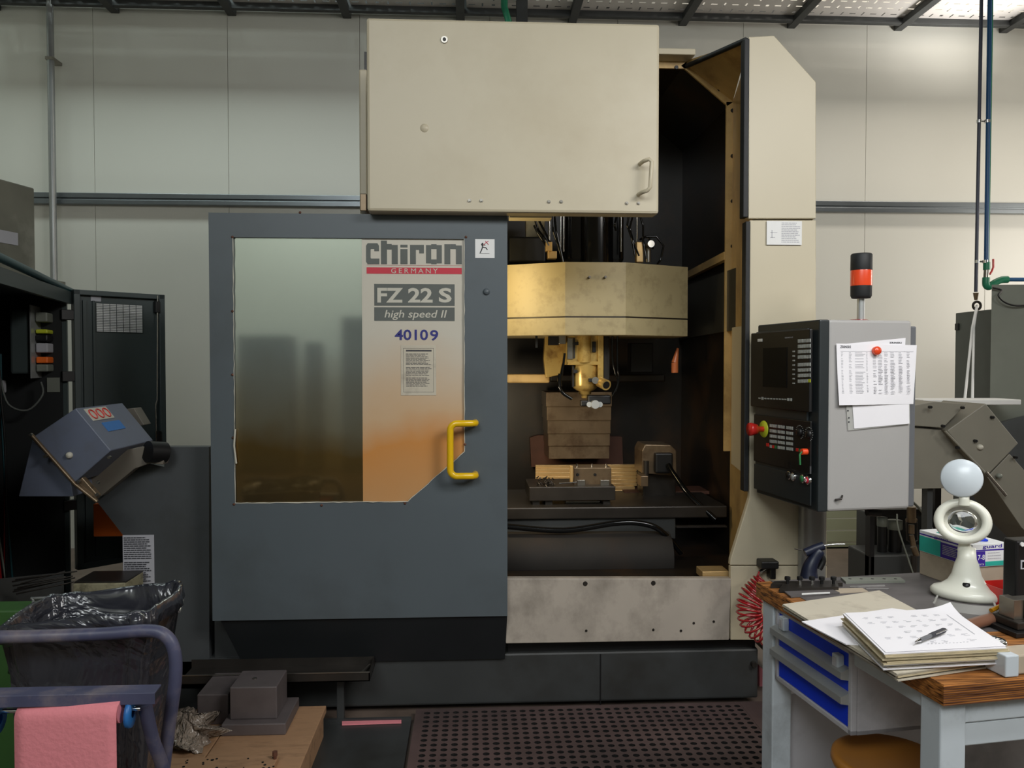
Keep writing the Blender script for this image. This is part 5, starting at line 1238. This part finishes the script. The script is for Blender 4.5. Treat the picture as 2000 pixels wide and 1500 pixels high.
flat('bright_strip', 'bright metal strip lying right of the grey bar', 'strip', [(1660, 1146.5), (1729, 1144), (1728, 1142), (1660, 1144.5)], .003, 'chrome')
flat('second_strip', 'shorter bright strip just below the other strip', 'strip', [(1692, 1150), (1736, 1150), (1736, 1148.5), (1692, 1148.5)], .002, 'chrome')
t = thing('hole_strip', 'flat grey strip with a row of holes at the rear bench edge', 'strip', tuple(G(1700, 1130, Zb)))
q = [G(a, b, Zb+.008) for a, b in ((1652, 1136), (1768, 1134), (1758, 1127), (1642, 1127))]
MB().ext([V((v.x, v.y, Zb+.001)) for v in q], (0, 0, .007)).build('strip', 'cab_grey', t)
mb = MB()
for a in (1660, 1682, 1704, 1727, 1749): c_ = G(a, 1130.5, Zb+.008); mb.cyl(c_, c_+ZV*.0006, .005, seg=10)
mb.split('hole', 'black', t)
# air gun
g0 = c2w((1582-1000)/F_PX*2.62, 2.62); k = 2.62/F_PX
t = thing('air_gun', 'dark blue air blow gun standing behind the bench corner', 'air gun', (g0.x, g0.y, .86))
def gp_(px, py): return CP(px, py, 2.66)
MB().tube(soft([gp_(1580, 1128), gp_(1582, 1108), gp_(1592, 1088), gp_(1602, 1074)]), [.03, .029, .028, .026, .025, .024, .023, .022, .021, .02, .02, .02, .02, .02, .019, .016][:16], 12).build('grip', 'navy', t)
MB().tube([gp_(1572, 1080), gp_(1590, 1072), gp_(1608, 1066)], .014, 10).build('valve_body', 'navy', t)
MB().tube([gp_(1606, 1066), gp_(1632, 1063), gp_(1650, 1063)], .0028, 8).build('nozzle', 'chrome', t)
MB().tube(soft([gp_(1604, 1085), gp_(1608, 1095), gp_(1600, 1112)], 4), .01, 8).build('trigger', 'black', t)
MB().tube([gp_(1552, 1072), gp_(1574, 1076)], .0018, 6).build('hook', 'steel_dark', t)
# coil hose
t = thing('coil_hose', 'red spiral air hose hanging from the machine column foot', 'hose', tuple(U(1470, 1250, 3.3)))
path = soft([U(1487, 1130, 3.36), U(1478, 1148, 3.34), U(1466, 1170, 3.32), U(1463, 1195, 3.3), U(1472, 1218, 3.27), U(1492, 1234, 3.22), U(1512, 1240, 3.18)], 6)
pl_ = [0]
for a, b in zip(path[:-1], path[1:]): pl_.append(pl_[-1]+(b-a).length)
tot = pl_[-1]; turns = 17; NP = turns*14; P = []
for i in range(NP+1):
    s_ = tot*i/NP; j = max(0, min(len(path)-2, next((q for q in range(len(pl_)-1) if pl_[q+1] >= s_), len(path)-2)))
    f = (s_-pl_[j])/max(1e-6, pl_[j+1]-pl_[j]); c = path[j].lerp(path[j+1], f); tg = (path[min(j+1, len(path)-1)]-path[max(j-1, 0)]).normalized()
    a = V((0, 1, 0)); b = tg.cross(a).normalized(); th = 2*PI*turns*i/NP; r_ = .052*min(1, .55+i/NP*1.6)
    P.append(c+a*math.cos(th)*r_+b*math.sin(th)*r_)
MB().tube(P, .0048, 7).build('coil', 'red_hose', t)
MB().tube([P[0], U(1478, 1128, 3.38), U(1483, 1117, 3.4)], .005, 7).build('lead', 'red_hose', t)
MB().cyl(U(1482, 1118, 3.4), U(1496, 1110, 3.42), .009, seg=12).build('coupling', 'chrome', t)
t = thing('air_regulator', 'black air regulator block mounted on the column foot', 'regulator', tuple(U(1505, 1110, 3.42)))
MB().rect(1488, 1097, 1522, 1112, 3.38, .07, .006).build('body', 'black', t); MB().rect(1505, 1108, 1516, 1132, 3.4, .05, .004).build('bowl', 'black_gloss', t)
# pink wrapper behind base
tag(MB().px([(1483, 1300), (1512, 1330), (1512, 1378), (1484, 1370)], 3.7, .03).build('pink_cloth', 'pink'), 'pink cloth hanging behind the bench leg beside the base', 'cloth')
# ---- background right
wsid = thing('roller_shutter', 'pale green slatted panel low on the back wall behind the post', 'panel', tuple(U(1660, 1100, 6.5)))
y_ = 990
for i in range(5):
    MB().rect(1560, y_+i*23.5, 1704, y_+(i+1)*23.5-1.5, 6.5, .02, .003).build('slat', 'siding', wsid)
MB().box(XW(1560, 6.5), XW(1704, 6.5), 6.45, 6.55, 0, ZW(1106, 6.5, 1650)).build('plinth', 'base_dark', wsid)
# filter skid
t = thing('filter_station', 'dark coolant filter station with two bowls behind the control cabinet', 'filter unit', tuple(U(1740, 1200, 5.0)-ZV*.0))
zf = 0
MB().box(XW(1703, 5.0), XW(1712, 5.0), 5.0, 5.06, 0, ZW(1005, 5.0, 1710)).build('post', 'black', t)
MB().box(XW(1830, 5.0), XW(1842, 5.0), 5.0, 5.06, 0, ZW(950, 5.0, 1830)).build('post', 'black', t)
MB().rect(1703, 995, 1840, 1008, 5.05, .1, .004).build('header', 'black', t)
MB().rect(1705, 1005, 1850, 1230, 5.3, .25, .01).build('back_tank', 'base_dark', t)
for a, w_, y0, y1 in ((1723, 9, 1010, 1090), (1748, 13, 1016, 1098)):
    c_ = U(a, y0, 5.1); kk = 5.1/F_PX; z0_, z1_ = ZW(y1, 5.1, a), ZW(y0, 5.1, a)
    MB().lathe([(0, z0_), (w_*.8*kk, z0_), (w_*kk, z0_+.03), (w_*kk, z1_-.06)], (c_.x, c_.y, 0), seg=20).build('filter_bowl', 'black', t)
    MB().lathe([(w_*1.05*kk, z1_-.06), (w_*1.1*kk, z1_-.055), (w_*1.1*kk, z1_), (0, z1_)], (c_.x, c_.y, 0), seg=20).build('filter_cap', 'cab_grey', t)
mb = MB(); kk = 4.9/F_PX
for (a, b, c, d, r_) in ((1780, 990, 1780, 1020, 9), (1780, 1025, 1780, 1042, 6), (1780, 1045, 1784, 1065, 5), (1784, 1068, 1790, 1085, 6), (1770, 1016, 1790, 1016, 4)): mb.cyl(U(a, b, 4.9), U(c, d, 4.9), r_*kk, seg=12)
mb.build('pneumatic_valve', 'steel_oily', t)
MB().tube([U(1770, 1020, 4.9), U(1771, 1055, 4.9), U(1777, 1058, 4.9)], .006, 6).build('valve_yoke', 'steel_dark', t); MB().tube([U(1790, 1020, 4.9), U(1793, 1055, 4.9), U(1787, 1058, 4.9)], .006, 6).build('valve_yoke', 'steel_dark', t)
MB().tube([U(1785, 1085, 4.9), V((U(1785, 1085, 4.9).x, 4.9, .1))], .02, 8).build('pipe', 'steel_dark', t)
MB().box(XW(1703, 5.0), XW(1850, 5.0), 5.0, 5.3, 0, .3, .01).build('sump', 'base_dark', t)
tag(MB().tube(soft([U(1780, 978, 4.7), U(1800, 998, 4.7), U(1818, 1028, 4.7), U(1835, 1080, 4.7), U(1860, 1130, 4.7)]), .008, 8).build('grey_hose', 'cab_grey'), 'thin grey hose looping down right of the control cabinet', 'hose')
tag(MB().tube(soft([U(1752, 1004, 4.6), U(1754, 1030, 4.6), U(1770, 1080, 4.6), U(1790, 1140, 4.6)]), .005, 8).build('thin_wire', 'cab_grey'), 'thin grey wire hanging below the control cabinet in front of the bowls', 'wire')
# right chip conveyor
YR = 4.3
t = thing('chip_conveyor', 'brownish grey angular chip conveyor head behind the magnifier', 'conveyor', tuple(V((XW(1920, YR), YR, 0))))
MB().px([(1850, 841), (1925, 788), (1989, 866), (1926, 931)], YR, .4, .004).build('head_cover', 'chute_right', t)
MB().px([(1781, 792), (1826, 784), (1888, 789), (1842, 836), (1781, 831)], YR+.03, .3, .004).build('end_cover', 'chute_right', t)
MB().px([(1781, 834), (1844, 840), (1884, 892), (1880, 953), (1783, 955)], YR+.06, .3, .003).build('discharge_chute', 'chute_right', t)
MB().px([(1928, 932), (1972, 886), (2060, 985), (2060, 1095), (1995, 1030)], YR+.02, .3, .003).build('incline', 'chute_right', t)
mb = MB()
for a, b in ((1936, 815), (1903, 861), (1815, 795), (1878, 796), (1840, 832), (1868, 874), (1981, 893)): bolt(mb, U(a, b, YR), n, .009, .02)
mb.split('bolt', 'black', t)
MB().tube([U(1846, 842, YR-.01), U(1930, 930, YR-.01)], .007, 6).build('edge_rod', 'chute_right', t)
MB().lathe([(0, .02), (.012, .018), (.016, .006), (.016, 0)], U(1913, 873, YR), n).build('stop_knob', 'ink_cream', t)
MB().tube([U(1926, 922, YR-.02), U(1948, 948, YR-.02), U(1965, 968, YR-.02)], .008, 8).build('tie_rod', 'steel', t)
MB().lathe([(0, .02), (.012, .018), (.014, 0)], U(1950, 929, YR), n).build('stop_knob', 'cab_grey', t)
MB().box(XW(1795, 4.8), XW(1985, 4.8), 4.75, 5.0, ZW(790, 4.8, 1880), ZW(780, 4.8, 1880), .004).build('pale_cover', 'white', t)
MB().box(XW(1815, YR+.1), XW(1826, YR+.1), YR+.1, YR+.16, 0, ZW(954, YR+.1, 1820), .003).build('leg', 'base_dark', t)
MB().px([(1881, 845), (2060, 800), (2060, 1290), (1881, 1200)], 4.95, .05).build('dark_body', 'body_grey', t)
# cabinets far right
t = thing('dark_cabinet', 'dark grey cabinet behind the right chip conveyor', 'cabinet', tuple(U(1900, 1200, 5.6)))
xdc = XW(1945, 5.25, 700); MB().box(xdc, xdc+.35, 5.25, 5.71, 0, ZW(603, 5.25, 1945), .006).build('body', 'cab_green', t); MB().box(xdc-.012, xdc, 5.66, 5.70, ZW(645, 5.7, 1862), ZW(632, 5.7, 1862), .003).build('hinge', 'black', t)
rg = U(1908, 597, 5.42); MB().tube([rg+V((math.cos(i*PI/8)*.028, 0, math.sin(i*PI/8)*.028)) for i in range(16)], .009, 8, True).build('lifting_eye', 'steel_dark', t)
t = thing('grey_cabinet', 'light grey cabinet rising at the right edge of the picture', 'cabinet', tuple(U(1975, 1200, 5.0)))
gc_ = [U(1937, 556, 5.05), U(2080, 545, 5.05)]; MB().ext([V((gc_[0].x, 5.05, 0)), V((gc_[1].x, 5.0, 0)), V((gc_[1].x+.1, 5.2, 0)), V((gc_[0].x+.14, 5.2, 0))], (0, 0, gc_[0].z)).build('body', 'cab_grey', t)
MB().tube(soft([U(1939, 562, 5.02), U(1956, 567, 5.02), U(1950, 577, 5.0), U(1962, 590, 5.0), U(1985, 597, 5.0), U(2020, 595, 5.0)]), .006, 6).build('cable', 'black', t)
mb = MB(); mb.tube([rg, U(1899, 640, 5.3), U(1884, 782, 5.0)], .009, 7); mb.tube([rg, U(1902, 640, 5.3), U(1899, 782, 5.0)], .009, 7); tag(mb.build('rope_sling', 'white'), 'white rope sling hanging from the lifting eye', 'rope')
# pipes on the right
Yp_ = 5.3
def pt(px, py): return U(px, py, Yp_)
t = thing('dark_pipe', 'thin dark vertical pipe left of the blue pipe on the right', 'pipe', tuple(pt(1906, 585)))
MB().tube([pt(1918, -60), pt(1906, 570)], .0115, 10).build('pipe', 'pipe_dark', t); MB().cyl(pt(1906, 572), pt(1906, 586), .018, .01).build('end_valve', 'steel_oily', t)
t = thing('blue_pipe', 'blue and green striped vertical pipe with green elbow at the right', 'pipe', tuple(pt(1922, 560)))
MB().tube([pt(1934, -60), pt(1926, 515)], .0145, 12).build('pipe', 'pipe_blue', t); MB().tube([pt(1939, -60), pt(1930, 515)], .007, 8).build('green_stripe', 'pipe_green', t)
MB().cyl(pt(1927, 512), pt(1927, 527), .022).build('socket', 'pipe_green', t); MB().cyl(pt(1927, 526), pt(1926, 543), .018).build('ball_valve', 'steel', t)
MB().tube(soft([pt(1926, 542), pt(1926, 556), pt(1932, 560), pt(1942, 553), pt(1955, 547), pt(1968, 546)], 5), .024, 12).build('elbow', 'pipe_green', t)
MB().tube([pt(1966, 546), pt(2060, 546)], .014, 10).build('pipe', 'pipe_blue', t)
MB().tube([pt(1933, 536), pt(1937, 530), pt(1940, 522), pt(1940, 506)], .007, 8).build('lever', 'red', t)
for y_ in (237, 511):
    q = 1912 if y_ == 237 else 1908
    MB().tube([pt(q, y_), pt(q+23, y_)], .006, 6).build('pipe_clamp', 'chrome', t); MB().cyl(pt(q+1+15, y_-3), pt(q+1+15, y_+3), .019).build('pipe_clamp', 'chrome', t); MB().cyl(pt(q, y_-3), pt(q, y_+3), .016).build('pipe_clamp', 'chrome', t)
